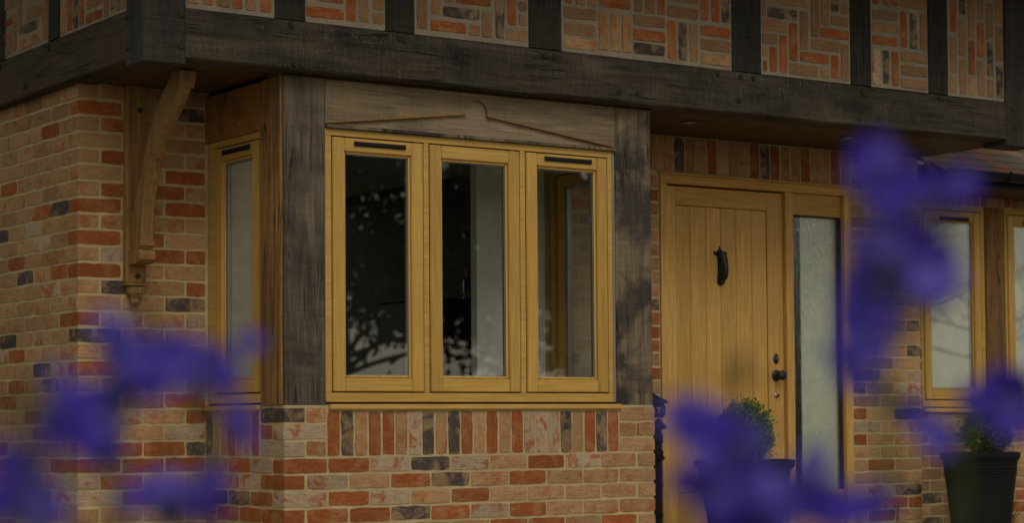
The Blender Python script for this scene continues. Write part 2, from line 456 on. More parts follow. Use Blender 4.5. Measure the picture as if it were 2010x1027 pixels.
# left corner: the side wall and the stub of front wall beside the bay
MF = frameF(0, YW); ML = frameL(XS, YW)
w = slab('brick_wall', MF, XS + .001, XB + .02, GZ, 1.66, M_MORTAR, label='narrow front brick wall behind the oak bracket')
LW = {22: 'DP', 21: 'RPD', 20: 'RRP', 19: 'PPP', 18: 'RRPP', 17: 'PPR', 16: 'RRRP', 15: 'RPR', 14: 'RPPP', 13: 'RRP', 12: 'PWR', 11: 'RPP', 10: 'PDPR', 9: 'PPD', 8: 'PWPW', 7: 'DPP', 6: 'PPWP', 5: 'RWP', 4: 'PPPP', 3: 'PPR', 2: 'PWPR', 1: 'PPW', 0: 'PRRD', -1: 'RRR', -2: 'PRPP', -3: 'WRP', -4: 'PPPP'}
LW = {k: v for k, v in LW.items()}
courses(w, MF, XS, XB, -7, 23, 'wall', LW, start_half=lambda k: k % 2 == 0, pitch=.224, corner=(True, False))
w = slab('brick_wall', ML, -4.0, -.001, GZ, 1.66, M_MORTAR, label='long side brick wall running back from the left corner')
courses(w, ML, -1.47, 0, -7, 23, 'pale', {12: 'PPPRP', 11: 'PRPDP', 9: 'PPPPPP', 7: 'PPWPD', 5: 'RWDPP', 4: 'PDPRP', 3: 'PWPPRP', 2: 'PPRPP', 8: 'RPPPPP', 10: 'PWPPPP', 20: 'PRPPP'}, start_half=lambda k: k % 2 == 1, anchor='right', corner=(False, True))
def stuff_bricks(name, boxes, mix, parent, M):
    bm = bmesh.new(); ks = 'PROWD'
    for (a, b) in boxes:
        n0 = len(bm.faces); bx(bm, a, b); mi = ks.index(random.choice(mix)); bm.faces.ensure_lookup_table()
        for f_ in bm.faces[n0:]: f_.material_index = mi
    me = mesh_of(bm, name)
    for k in ks: me.materials.append(BM[k])
    o = link(name, me, None, parent, M); o['kind'] = 'stuff'; return o
bxs = []
for k in range(-7, 23):
    u = -1.47 - (.11 if k % 2 else 0)
    while u > -3.95: bxs.append(((max(u - .216, -3.995), -.005, Z0 + CP * k + .0065), (u, .03, Z0 + CP * (k + 1) - .0065))); u -= .2275
stuff_bricks('distant_bricks', bxs, MIXES['pale'], w, ML)

# bay plinth
MB = frameF(0, YB)
w = slab('brick_wall', MB, XB + .001, XB2 - .001, GZ, .0945, M_MORTAR, th=.10, label='brick plinth under the big bay window')
rowcodes = {-1: 'RRWDWPRWPP', -2: 'PWPPRDPRPP', -3: 'WRWPRPPPPP', -4: 'RRRDRWRPPP', -5: 'PRWPPRRPRP', -6: 'RPRDPWRPPR'}
rowcodes[-2] = 'PWPRDPRPPP'
courses(w, MB, XB, XB2, -7, 0, 'wall', rowcodes, start_half=lambda k: k % 2 == 0, corner=(True, True))
for i, kd in enumerate('RDPRRPWDPDRPRPRWWWDPRDR'):
    p = (6.552 - 4.836) / 23; x = 4.836 + p * (i + .5)
    lay(w, MB, x, -.039, .207, p - .0115, kd, upright=True)
for k, row in ((0, ((4.725, 4.836, 'P'), (6.552, 6.7885, 'P'))), (1, ((4.6015, 4.836, 'W'), (6.552, 6.664, 'P'), (6.664, 6.7885, 'R'))), (2, ((4.725, 4.836, 'P'), (6.552, 6.7885, 'P')))):
    for a, b, kd in row: lay(w, MB, (a + b) / 2, Z0 + CP * (k + .5), b - a - .011, CP - .012, kd)
MBL = frameL(XB, YB)      # local x from -.823 (wall) to 0 (corner)
w = slab('brick_wall', MBL, -(YW - YB), -.10, GZ, .0945, M_MORTAR, th=.10, label='brick cheek under the narrow side window of the bay')
courses(w, MBL, -(YW - YB), 0, -7, 0, 'wall', {-1: 'RWRP', -2: 'RWPP', -3: 'WRDD', -4: 'RRRP', -5: 'PRPP'}, start_half=lambda k: k % 2 == 1, anchor='right', corner=(False, True))
for i, kd in enumerate('DPPRPPR'):
    p = .575 / 7; lay(w, MBL, -.823 + p * (i + .5), -.039, .207, p - .012, kd, upright=True)
for k, row in ((0, ((-.235, .0125, 'W'),)), (1, ((-.235, -.115, 'R'),)), (2, ((-.235, .0125, 'D'),))):
    for a, b, kd in row: lay(w, MBL, (a + b) / 2, Z0 + CP * (k + .5), b - a - .011, CP - .012, kd)
MBR = frameR(XB2, YB)
w = slab('brick_wall', MBR, .10, YW - YB, GZ, .0945, M_MORTAR, th=.10, label='brick cheek of the bay on the door side')
courses(w, MBR, 0, YW - YB, -7, 3, 'wall', start_half=lambda k: k % 2 == 0, corner=(True, False))

# porch wall round the door
w = slab('brick_wall', MF, XB2 - .10, 7.474, GZ, 1.66, M_MORTAR, label='sliver of brick wall between the bay and the door')
courses(w, MF, XB2 + .004, 7.474, -7, 20, 'wall', {18: 'RPR', 17: 'PPRP', 16: 'PRO'}, anchor='right')
o = slab('brick_wall', MF, 7.474, 8.960, 1.4435, 1.66, M_MORTAR, label='soldier course of bricks above the door'); w2 = o
for i, kd in enumerate('PPDPDPRPPDPPRPOPRDRPPRPPRP'[:26]):
    p = (8.965 - 6.86) / 26; lay(w2 if i > 7 else w, MF, 6.86 + p * (i + .5), 1.551, .203, p - .0115, kd, upright=True)
w = slab('brick_wall', MF, 8.962, 9.541, GZ, 1.66, M_MORTAR, label='brick pier between the door and the right hand windows')
courses(w, MF, 8.966, 9.541, -7, 23, 'deep', {0: 'RPP', -1: 'PPP', -2: 'PRPR', -3: 'PPP', -4: 'PWD', -5: 'PRRR'}, anchor='left')
MER = frameR(9.541, YW)
w = slab('brick_wall', MER, 0.001, YR - YW, GZ, 1.66, M_MORTAR, th=.12)
courses(w, MER, 0, YR - YW, -7, 23, 'deep')
MR = frameF(0, YR)
w = slab('brick_wall', MR, 9.43, 12.2, GZ, .085, M_MORTAR, label='brick wall below the right hand windows')
courses(w, MR, 9.45, 12.1, -7, 3, 'deep')
w = slab('brick_wall', MR, 9.43, 9.965, .0855, 1.4345, M_MORTAR, label='brick jamb left of the right hand windows')
courses(w, MR, 9.45, 9.965, 3, 20, 'deep')
w = slab('brick_wall', MR, 9.43, 12.2, 1.435, 1.66, M_MORTAR, label='shaded soldier course under the tiled eaves')
for i in range(35): lay(w, MR, 9.45 + .0767 * (i + .5), 1.545, .205, .065, random.choice('PORDRPR'), upright=True)

# ------------------------------------------------------------------ jetty: beams, posts, brick panels
timber('oak_beam', (4.06, YJ, 1.650), (9.345, YJ + .18, 1.876), 0, M_BEAM_X, house, .008, .0025, seed=1, label='long dark oak beam across the front above the window')
timber('oak_beam', (XJ, 8.765, 1.650), (XJ + .18, 13.4, 1.878), 1, M_BEAM_Y, house, .008, .003, seed=2, label='brown weathered oak beam along the left side')
timber('oak_post', (XJ - .008, YJ - .009, 1.622), (4.069, 8.763, 2.98), 2, M_POST_D, house, .008, .002, seed=3, label='charcoal oak corner post at the top left')
timber('oak_post', (9.347, YJ - .009, 1.622), (9.60, 8.763, 2.98), 2, M_POST_D, house, .008, .002, seed=4, label='charcoal oak post at the far right end of the beam')
studs = [(4.521, 4.680), (5.113, 5.274), (5.943, 6.142), (7.260, 7.464), (8.119, 8.274), (8.723, 8.879)]
for i, (a, b) in enumerate(studs): timber('oak_stud', (a, YJ + .002, 1.879), (b, YJ + .16, 2.98), 2, M_STUD, house, .006, .002, seed=10 + i)
for i, (a, b) in enumerate(((9.575, 9.711), (10.30, 10.45), (11.05, 11.2), (11.8, 11.95))): timber('oak_stud', (XJ + .002, a, 1.881), (XJ + .16, b, 2.98), 2, M_STUD, house, .006, .002, seed=20 + i)
def peg(x, y, z, ax='Y', rr=.0155, parent=house):
    bm = bmesh.new(); lathe(bm, [(rr, -.01), (rr, .006), (rr * .7, .009)], 7)
    R = Matrix.Rotation(math.pi / 2, 4, 'X') if ax == 'Y' else Matrix.Rotation(-math.pi / 2, 4, 'Y')
    return obj('oak_peg', bm, M_GAP_SHADE_SEAL, parent, Matrix.Translation((x, y, z)) @ R)
for x, z in ((4.043, 1.842), (4.040, 1.700), (4.60, 1.855), (4.62, 1.672), (4.66, 1.672), (5.185, 1.845), (5.21, 1.84), (6.035, 1.843), (6.09, 1.838), (6.50, 1.70), (6.62, 1.70), (7.15, 1.852), (7.31, 1.848), (7.40, 1.848), (7.30, 1.72), (8.19, 1.842), (8.21, 1.835), (8.80, 1.85), (9.40, 1.835), (9.42, 1.735)):
    peg(x, YJ - (.009 if x < 4.05 or x > 9.38 else 0), z)
for y, z in ((8.745, 1.843), (8.745, 1.70), (9.69, 1.845), (10.0, 1.70), (10.35, 1.845)): peg(XJ - (.008 if y < 8.76 else 0), y, z, 'X')
PANELS = {'C': [(5.287, 5.35, 1.907, 2.113, 'O'), (5.368, 5.422, 1.986, 2.109, 'O'), (5.367, 5.571, 1.908, 1.962, 'R'), (5.436, 5.65, 1.979, 2.037, 'D'), (5.513, 5.719, 2.054, 2.102, 'R'), (5.586, 5.653, 1.903, 1.962, 'O'), (5.664, 5.724, 1.904, 2.033, 'O'), (5.743, 5.799, 1.905, 2.123, 'D'), (5.815, 5.868, 1.981, 2.197, 'R'), (5.883, 5.933, 2.055, 2.103, 'O'), (5.883, 5.933, 1.982, 2.039, 'O'), (5.81, 5.932, 1.902, 1.962, 'O'), (5.444, 5.495, 2.052, 2.117, 'O')],
 'D': [(6.158, 6.361, 2.05, 2.109, 'O'), (6.157, 6.36, 1.966, 2.03, 'O'), (6.161, 6.363, 1.895, 1.953, 'P'), (6.163, 6.214, 2.123, 2.217, 'R'), (6.23, 6.29, 2.124, 2.225, 'O'), (6.306, 6.364, 2.126, 2.233, 'O'), (6.381, 6.585, 2.13, 2.191, 'R'), (6.376, 6.44, 1.905, 2.104, 'P'), (6.451, 6.518, 1.906, 2.106, 'P'), (6.526, 6.587, 1.908, 2.107, 'P'), (6.601, 6.807, 2.056, 2.114, 'O'), (6.6, 6.806, 1.981, 2.042, 'R'), (6.599, 6.805, 1.908, 1.97, 'D'), (6.603, 6.658, 2.126, 2.281, 'O'), (6.672, 6.742, 2.126, 2.29, 'O'), (6.756, 6.809, 2.128, 2.299, 'R'), (6.822, 7.034, 2.207, 2.261, 'O'), (6.821, 7.033, 2.123, 2.185, 'O'), (7.048, 7.103, 2.127, 2.303, 'R'), (7.121, 7.176, 2.126, 2.306, 'R'), (7.19, 7.249, 2.128, 2.308, 'D'), (6.824, 6.881, 1.902, 2.105, 'R'), (6.895, 6.955, 1.899, 2.106, 'D'), (6.97, 7.027, 1.9, 2.105, 'O'), (7.046, 7.251, 2.049, 2.106, 'R'), (7.045, 7.25, 1.97, 2.034, 'O'), (7.044, 7.249, 1.895, 1.956, 'P')],
 'E': [(7.474, 7.504, 2.199, 2.338, 'O'), (7.512, 7.729, 2.19, 2.254, 'D'), (7.581, 7.805, 2.271, 2.337, 'O'), (7.472, 7.655, 2.118, 2.186, 'O'), (7.471, 7.581, 2.045, 2.105, 'O'), (7.474, 7.511, 1.976, 2.031, 'P'), (7.476, 7.506, 1.895, 1.956, 'R'), (7.524, 7.579, 1.898, 2.036, 'R'), (7.595, 7.652, 1.898, 2.107, 'R'), (7.669, 7.727, 1.972, 2.179, 'R'), (7.743, 7.806, 2.038, 2.255, 'O'), (7.827, 7.888, 2.116, 2.337, 'O'), (7.905, 7.962, 2.194, 2.417, 'O'), (7.976, 8.035, 2.273, 2.383, 'D'), (8.051, 8.109, 2.267, 2.326, 'O'), (7.976, 8.108, 2.198, 2.253, 'O'), (7.897, 8.107, 2.12, 2.178, 'R'), (7.824, 8.036, 2.045, 2.106, 'O'), (7.742, 7.955, 1.971, 2.03, 'R'), (7.664, 7.876, 1.895, 1.957, 'O'), (7.896, 7.953, 1.894, 1.959, 'P'), (7.97, 8.029, 1.897, 2.03, 'R'), (8.045, 8.104, 1.894, 2.102, 'O')],
 'F': [(8.289, 8.346, 2.348, 2.406, 'R'), (8.364, 8.419, 2.349, 2.415, 'O'), (8.434, 8.492, 2.349, 2.422, 'R'), (8.507, 8.721, 2.351, 2.414, 'O'), (8.287, 8.49, 2.266, 2.322, 'O'), (8.286, 8.489, 2.192, 2.25, 'O'), (8.286, 8.489, 2.12, 2.175, 'R'), (8.506, 8.559, 2.121, 2.333, 'R'), (8.58, 8.637, 2.12, 2.332, 'D'), (8.661, 8.717, 2.121, 2.331, 'O'), (8.283, 8.347, 1.889, 2.096, 'W'), (8.363, 8.414, 1.901, 2.095, 'D'), (8.435, 8.488, 1.897, 2.096, 'R'), (8.504, 8.714, 2.043, 2.102, 'O'), (8.503, 8.712, 1.964, 2.024, 'O'), (8.508, 8.715, 1.893, 1.946, 'O')],
 'G': [(8.905, 8.958, 2.25, 2.474, 'R'), (8.899, 8.957, 2.015, 2.229, 'O'), (8.896, 8.952, 1.895, 1.997, 'P'), (8.978, 9.03, 2.357, 2.571, 'D'), (8.973, 9.027, 2.119, 2.328, 'O'), (8.974, 9.033, 1.894, 2.101, 'O'), (9.052, 9.106, 2.235, 2.458, 'O'), (9.051, 9.102, 2.016, 2.218, 'R'), (9.052, 9.106, 1.897, 1.994, 'P'), (9.129, 9.185, 2.345, 2.557, 'O'), (9.126, 9.185, 2.126, 2.33, 'R'), (9.125, 9.184, 1.896, 2.104, 'O'), (9.203, 9.261, 2.242, 2.455, 'O'), (9.205, 9.257, 2.017, 2.223, 'D'), (9.206, 9.26, 1.898, 2.001, 'O'), (9.281, 9.346, 2.341, 2.555, 'O'), (9.28, 9.34, 2.117, 2.323, 'O'), (9.28, 9.337, 1.898, 2.09, 'D')],
 'A': [(4.081, 4.141, 1.902, 1.972, 'P'), (4.157, 4.211, 1.903, 1.98, 'R'), (4.225, 4.295, 1.901, 1.989, 'O'), (4.304, 4.357, 1.899, 1.997, 'R'), (4.371, 4.426, 1.9, 2.004, 'O'), (4.446, 4.506, 1.9, 2.013, 'R')],
 'B': [(4.685, 4.887, 1.903, 1.957, 'R'), (4.749, 4.888, 1.979, 2.027, 'R'), (4.896, 4.953, 1.903, 2.063, 'R'), (4.966, 5.023, 1.905, 2.071, 'O'), (5.042, 5.105, 1.904, 1.961, 'O'), (5.043, 5.106, 1.973, 2.11, 'O')],
 'side': [(9.871, 10.071, 1.966, 2.021, 'D'), (9.953, 10.136, 1.895, 1.95, 'P'), (10.21, 10.352, 2.045, 2.085, 'R'), (10.286, 10.352, 1.965, 2.017, 'R'), (10.074, 10.121, 1.979, 2.174, 'O'), (9.801, 9.996, 2.03, 2.082, 'O'), (9.729, 9.786, 1.902, 2.115, 'O'), (10.147, 10.203, 1.903, 2.09, 'O'), (9.876, 9.94, 1.894, 1.949, 'O'), (9.801, 9.862, 1.896, 2.028, 'P'), (10.29, 10.351, 1.895, 1.95, 'O'), (10.216, 10.277, 1.899, 2.013, 'O'), (10.138, 10.353, 2.131, 2.195, 'O'), (9.501, 9.565, 1.969, 2.03, 'P'), (9.507, 9.564, 1.888, 1.953, 'P'), (9.427, 9.477, 1.891, 2.062, 'R'), (9.351, 9.406, 1.893, 2.05, 'D'), (9.281, 9.336, 1.896, 2.038, 'R'), (9.068, 9.26, 1.892, 1.939, 'R'), (9.063, 9.249, 1.956, 2.002, 'O'), (8.991, 9.051, 1.889, 1.988, 'O'), (8.927, 8.972, 1.905, 1.975, 'D'), (8.86, 8.912, 1.894, 1.964, 'O'), (8.765, 8.844, 1.893, 1.954, 'O')]}
spans = {'A': (4.069, 4.521), 'B': (4.680, 5.113), 'C': (5.274, 5.943), 'D': (6.142, 7.260), 'E': (7.464, 8.119), 'F': (8.274, 8.723), 'G': (8.879, 9.347)}
words_ = {'A': 'first brick panel right of the corner post', 'B': 'second brick panel from the corner post', 'C': 'herringbone brick panel above the window pediment',
          'D': 'widest basket weave brick panel', 'E': 'herringbone brick panel above the door', 'F': 'brick panel right of the door panel', 'G': 'brick panel of upright bricks at the far right'}
def panel(lbl, M, u0, u1, z0, z1, bricks, seed):
    p = box('brick_panel', (u0 + .001, .0075, z0), (u1 - .001, .14, z1), M_MORTAR_UP, house, 0, M, lbl)
    zt = z0
    for (a, b, c_, d_, k) in bricks:
        w_, h_ = b - a, d_ - c_
        a, b, c_, d_ = a + .003, b - .003, c_ + .003, d_ - .003
        if h_ > w_: lay(p, M, (a + b) / 2, (c_ + d_) / 2, d_ - c_, b - a, k, proud=-.002, upright=True)
        else: lay(p, M, (a + b) / 2, (c_ + d_) / 2, b - a, d_ - c_, k, proud=-.002)
        zt = max(zt, d_)
    # above what the photograph shows: plain basket weave, joined
    bxs = []; z = zt + .015
    while z < z1 - .23:
        u = u0 + .012; i = 0
        while u < u1 - .06:
            wd = min(.215, u1 - .012 - u)
            if (i + int(z * 4)) % 2:
                for q in range(3): bxs.append(((u, .0, z + q * .0755), (u + wd, .05, z + q * .0755 + .064)))
            else:
                n = max(1, int(wd / .07))
                for q in range(n): bxs.append(((u + q * .0755, .0, z), (min(u + q * .0755 + .064, u + wd), .05, z + .215)))
            u += wd + .012; i += 1
        z += .2265
    if bxs: stuff_bricks('upper_bricks', bxs, 'OOOOPRRD', p, M)
    return p
MJ = frameF(0, YJ + .003)
for i, (k, (a, b)) in enumerate(spans.items()): panel(words_[k], MJ, a, b, 1.8785, 2.98, PANELS[k], i)
# side panels: measured as world Y; local x of frameL(XJ, 0) is -Y
MJL = frameL(XJ + .003, 0)
def sidep(lo, hi): return [(-b, -a, c_, d_, k) for (a, b, c_, d_, k) in PANELS['side'] if (a + b) / 2 > lo and (a + b) / 2 < hi]
panel('brick panel on the left side next to the corner post', MJL, -9.575, -8.765, 1.8805, 2.98, sidep(8.7, 9.58), 21)
panel('brick panel on the left side cut by the edge of the photo', MJL, -10.30, -9.711, 1.8805, 2.98, sidep(9.7, 10.6), 22)
panel('', MJL, -11.05, -10.45, 1.8805, 2.98, [], 23); panel('', MJL, -11.8, -11.2, 1.8805, 2.98, [], 24)
# wall plate; unseen roof, its low wide eaves shaped to shade the upper wall
box('wall_plate', (XJ, YJ - .005, 2.981), (9.61, YJ + .18, 3.13), M_BEAM_X, house, .006)
box('wall_plate', (XJ, 8.77, 2.981), (XJ + .18, 13.4, 3.13), M_BEAM_Y, house, .006)
M_TILE = plain('brown_clay_tile', (.20, .12, .075), .9, bumpsc=30)
bm = bmesh.new()
x0, x1, y0, y1, ze, zr = 3.12, 10.1, 7.82, 14.2, 2.60, 5.6
ym = (y0 + y1) / 2
pts = [(x0, y0, ze), (x1, y0, ze), (x1, y1, ze), (x0, y1, ze), (x0 + 2.4, ym, zr), (x1, ym, zr)]
V = [bm.verts.new(p) for p in pts] + [bm.verts.new((p[0], p[1], p[2] + .1)) for p in pts]
for t_ in ((0, 1, 5, 4), (2, 3, 4, 5), (3, 0, 4)):
    bm.faces.new([V[i] for i in t_]); bm.faces.new([V[i + 6] for i in t_][::-1])
for a, b in ((0, 1), (1, 5), (5, 2), (2, 3), (3, 0)): bm.faces.new((V[a], V[b], V[b + 6], V[a + 6]))
bmesh.ops.recalc_face_normals(bm, faces=bm.faces[:])
obj('unseen_shade_roof', bm, M_TILE, house)
bm = bmesh.new(); bx(bm, (XJ + .18, YJ + .2, 1.95), (9.55, 13.4, 3.0)); obj('upper_room_core', bm, M_DARKROOM, house)

# soffit of the jetty, with boards
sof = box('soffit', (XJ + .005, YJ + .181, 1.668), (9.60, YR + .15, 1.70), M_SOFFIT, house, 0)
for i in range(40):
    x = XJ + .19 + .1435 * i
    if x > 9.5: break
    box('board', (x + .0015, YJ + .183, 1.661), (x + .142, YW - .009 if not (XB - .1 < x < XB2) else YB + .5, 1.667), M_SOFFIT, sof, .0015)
for x in (7.304, 8.489):
    bm = bmesh.new(); lathe(bm, [(.030, -.004), (.046, -.007), (.046, .002), (.02, .004)], 24)
    dl = obj('downlight', bm, M_LIGHT, house, Matrix.Translation((x, 9.0, 1.657)), True)
    bm = bmesh.new(); lathe(bm, [(.026, -.006), (.026, -.003)], 20); obj('lamp_lens', bm, M_SPACER, dl, Matrix.Translation((x, 9.0, 1.657)))

# ------------------------------------------------------------------ bay: posts, frieze with pediment
timber('bay_post', (XB + .003, YB, .0965), (4.836, YB + .225, 1.636), 2, M_BAYPOST, house, .006, .0015, seed=31, label='dark grey oak post on the left of the bay window')
timber('bay_post_cheek', (XB - .012, YB + .012, .0970), (XB + .0025, YB + .215, 1.634), 2, M_SIDEPOST, house, .003, .0008, seed=32)
timber('bay_post', (6.545, YB, .0965), (XB2, YB + .225, 1.636), 2, M_BAYPOST2, house, .006, .0015, seed=33, label='mottled grey brown oak post between bay window and door')
box('soffit_trim', (XB - .02, YB + .012, 1.6375), (XB2 + .02, YB + .14, 1.6605), M_SOFFIT, house, .002)
fr = box('lintel_board', (4.838, YB + .022, 1.424), (6.543, YB + .10, 1.636), M_FRIEZE_LO, house, 0, label='weathered oak board with a carved shallow pediment above the window')
cx, cz, cr = 5.695, 1.543, .062
pl = [(4.838, 1.4255), (4.838, 1.636), (6.543, 1.636), (6.543, 1.4255)]
# right slope up to the roundel, round it, down the left slope
n_arc = 18; a0 = math.radians(-14); arc = []
zs = 1.527
pl += [(cx + cr, zs)] + [(cx + cr * math.cos(t_), cz + cr * math.sin(t_)) for t_ in [math.pi * k / n_arc for k in range(0, n_arc + 1)]] + [(cx - cr, zs)]
bm = bmesh.new(); prism(bm, pl, 1, YB + .004, YB + .0218)
obj('carved_overlay', bm, M_FRIEZE, fr)
bm = bmesh.new()
def strip(bm, P, wd, y0_, y1_):
    for (p, q) in zip(P[:-1], P[1:]):
        d_ = Vector((q[0] - p[0], q[1] - p[1])); n_ = Vector((-d_.y, d_.x)).normalized() * wd
        prism(bm, [p, q, (q[0] + n_.x, q[1] + n_.y), (p[0] + n_.x, p[1] + n_.y)], 1, y0_, y1_)
strip(bm, [(4.842, 1.4262), (cx - cr, zs)], .005, YB + .0015, YB + .0035)
strip(bm, [(cx + cr, zs), (6.539, 1.4262)], .005, YB + .0015, YB + .0035)
obj('edge_shade_strip', bm, M_SOFFIT_X, fr)  # raised strips coloured as the shadowed lower edge of the overlay
box('cover_strip', (4.840, YB - .012, 1.406), (6.541, YB + .03, 1.4225), M_BAYPOST2, house, .002)
# board over the side window
box('header_board', (.0, -.004, 1.405), (.598, .03, 1.635), M_SOFFIT_X, house, .002, frameL(XB, YW - .002), label='orange brown board above the narrow side window')

# ------------------------------------------------------------------ windows
M_BACKING = plain('pale_pane_backing', (.66, .66, .62), .95)
M_BACKING2 = plain('grey_beige_pane_backing', (.50, .47, .41), .95)
def window(M, u0, u1, z0, z1, casements, label, sill=None, vents=(), grp=None, depth=.075, cz0=.044, cz1=.033, pane_backing=None):
    """frame with casements (ua, ub); local y 0 is the frame face"""
    fm = .004
    W_ = empty_part = None
    # outer frame mesh is the window part itself
    bm = bmesh.new()
    za, zb = z0 + cz0, z1 - cz1
    bx(bm, (u0, fm, z0), (u1, depth, za), .002); bx(bm, (u0, fm, zb), (u1, depth, z1), .002)
    us = [u0] + [q for c_ in casements for q in c_] + [u1]
    for i in range(0, len(us), 2):
        bx(bm, (us[i], fm + .0006, za + .0005), (us[i + 1], depth - .001, zb - .0005), .002)
    win = obj('window', bm, M_GOLD_H, house, M, label=label)
    for i, (a, b) in enumerate(casements):
        g = .006; st = .064; a_, b_, c_, d_ = a + g, b - g, za + g, zb - g
        bm = bmesh.new()
        for (p, q) in (((a_, 0, c_), (a_ + st, .055, d_)), ((b_ - st, 0, c_), (b_, .055, d_))):
            bx(bm, p, q, .0035, 2); obj('casement_stile', bm, M_GOLD_V, win, M); bm = bmesh.new()
        bm = bmesh.new()
        for (p, q) in (((a + .0005, .018, za + .001), (a + g + .004, .03, zb - .001)), ((b - g - .004, .018, za + .001), (b - .0005, .03, zb - .001)), ((a + g + .0045, .018, za + .001), (b - g - .0045, .03, za + g + .004)), ((a + g + .0045, .018, zb - g - .004), (b - g - .0045, .03, zb - .001))): bx(bm, p, q)
        obj('gap_shade', bm, M_GAP_SHADE_SEAL, win, M)  # dark backing that paints the shade in the gap round the casement
        bm = bmesh.new()
        bx(bm, (a_ + st + .0004, .0012, c_ + .0006), (b_ - st - .0004, .054, c_ + st), .0035, 2)
        obj('casement_rail', bm, M_GOLD_H, win, M); bm = bmesh.new()
        bx(bm, (a_ + st + .0004, .0012, d_ - st), (b_ - st - .0004, .054, d_ - .0006), .0035, 2)
        # bevelled glazing bead
        obj('casement_rail', bm, M_GOLD_H, win, M)
        bm = bmesh.new(); ga, gb, gc, gd = a_ + st, b_ - st, c_ + st, d_ - st
        w_ = .012
        for (p, q) in (((ga + .0005, .012, gc + .0005), (ga + w_, .022, gd - .0005)), ((gb - w_, .012, gc + .0005), (gb - .0005, .022, gd - .0005)), ((ga + w_, .012, gc + .0005), (gb - w_, .022, gc + w_)), ((ga + w_, .012, gd - w_), (gb - w_, .022, gd - .0005))): bx(bm, p, q, .004)
        obj('glazing_bead', bm, M_GOLD_V, win, M)
        bm = bmesh.new(); s0 = .024
        for (p, q) in (((ga, s0, gc), (ga + .016, s0 + .018, gd)), ((gb - .016, s0, gc), (gb, s0 + .018, gd)), ((ga + .016, s0, gc), (gb - .016, s0 + .018, gc + .016)), ((ga + .016, s0, gd - .016), (gb - .016, s0 + .018, gd))): bx(bm, p, q)
        obj('glazing_spacer', bm, M_SPACER, win, M)
        bm = bmesh.new(); bm.faces.new([bm.verts.new(q) for q in ((ga, .023, gc), (gb, .023, gc), (gb, .023, gd), (ga, .023, gd))]); obj('pane', bm, M_GLASS_SIDE if pane_backing is M_BACKING2 else M_GLASS, win, M)
        if pane_backing:
            bm = bmesh.new(); bx(bm, (ga + .001, .046, gc + .001), (gb - .001, .049, gd - .001)); obj('pane_backing', bm, pane_backing, win, M)  # pale sheet added close behind the pane to catch daylight
        if i in dict(vents):
            va, vb, vz = dict(vents)[i]
            bm = bmesh.new(); bx(bm, (va, -.010, vz - .011), (vb, -.0003, vz + .011), .003, 2)
            bx(bm, (va + .008, -.014, vz - .005), (vb - .008, -.0105, vz + .008), .001)
            bx(bm, (va - .004, -.012, vz - .012), (va + .006, -.0004, vz + .012), .002); bx(bm, (vb - .006, -.012, vz - .012), (vb + .004, -.0004, vz + .012), .002)
            obj('trickle_vent', bm, M_BLACK, win, M)
    if sill:
        bm = bmesh.new(); bx(bm, (sill[0], -.030, sill[2]), (sill[1], .06, sill[3]), .004, 2); obj('sill', bm, M_GOLD_H, win, M)
        bm = bmesh.new(); bx(bm, (u0 + .004, .02, sill[3] + .0005), (u1 - .004, .06, z0 - .0005)); obj('sill_gap_shade', bm, M_GAP_SHADE_SEAL, win, M)  # dark box stands in for the shadow between frame and sill
    return win
window(frameF(0, YB + .006), 4.8385, 6.5285, .109, 1.4055, [(4.873, 5.386), (5.415, 5.953), (5.984, 6.500)],
       'big three part golden oak window facing the garden', (4.846, 6.561, .073, .099), {0: (4.997, 5.274, 1.340), 2: (6.104, 6.388, 1.341)})
box('jamb_strip', (6.529, YB + .010, .109), (6.5445, YB + .06, 1.4055), plain('pale_grey_sealant', (.24, .21, .18), .7), house, .001)
# side window: local x from YW (0) towards the corner
MSL = frameL(XB, YW)
window(Matrix.Translation((.004, 0, 0)) @ MSL, .018, .597, .109, 1.404, [(.100, .566)], 'narrow golden oak side window on the left cheek of the bay',
       (-.02, .598, .073, .099), {0: (.20, .475, 1.338)}, pane_backing=M_BACKING2)
MSR = frameR(XB2, YB + .227)
window(Matrix.Translation((-.004, 0, 0)) @ MSR, .0, .58, .109, 1.404, [(.034, .546)], 'golden oak side window on the door side of the bay seen through the glass', (-.0, .59, .073, .099))
box('header_board', (.0, -.004, 1.405), (.59, .03, 1.635), M_SOFFIT_X, house, .002, MSR)
MRW = frameF(0, YR - .006)
window(MRW, 9.966, 10.5605, .092, 1.4335, [(9.982, 10.527)], 'golden oak casement window nearest the brick pier on the right', (9.95, 10.57, .056, .083), {0: (10.14, 10.40, 1.343)}, pane_backing=M_BACKING)
timber('window_post', (10.563, YR - .014, .09), (10.748, YR + .10, 1.434), 2, M_SIDEPOST, house, .005, .001, seed=44, label='brown oak post between the two right hand windows')
window(MRW, 10.7505, 11.9, .092, 1.4335, [(10.778, 11.30), (11.33, 11.87)], 'golden oak window cut by the right edge of the photo', (10.74, 11.92, .056, .083), {0: (10.94, 11.2, 1.343)}, pane_backing=M_BACKING)
bm = bmesh.new(); bx(bm, (11.905, YR, .09), (12.2, YR + .1, 1.434)); obj('wall_end', bm, M_MORTAR, house)

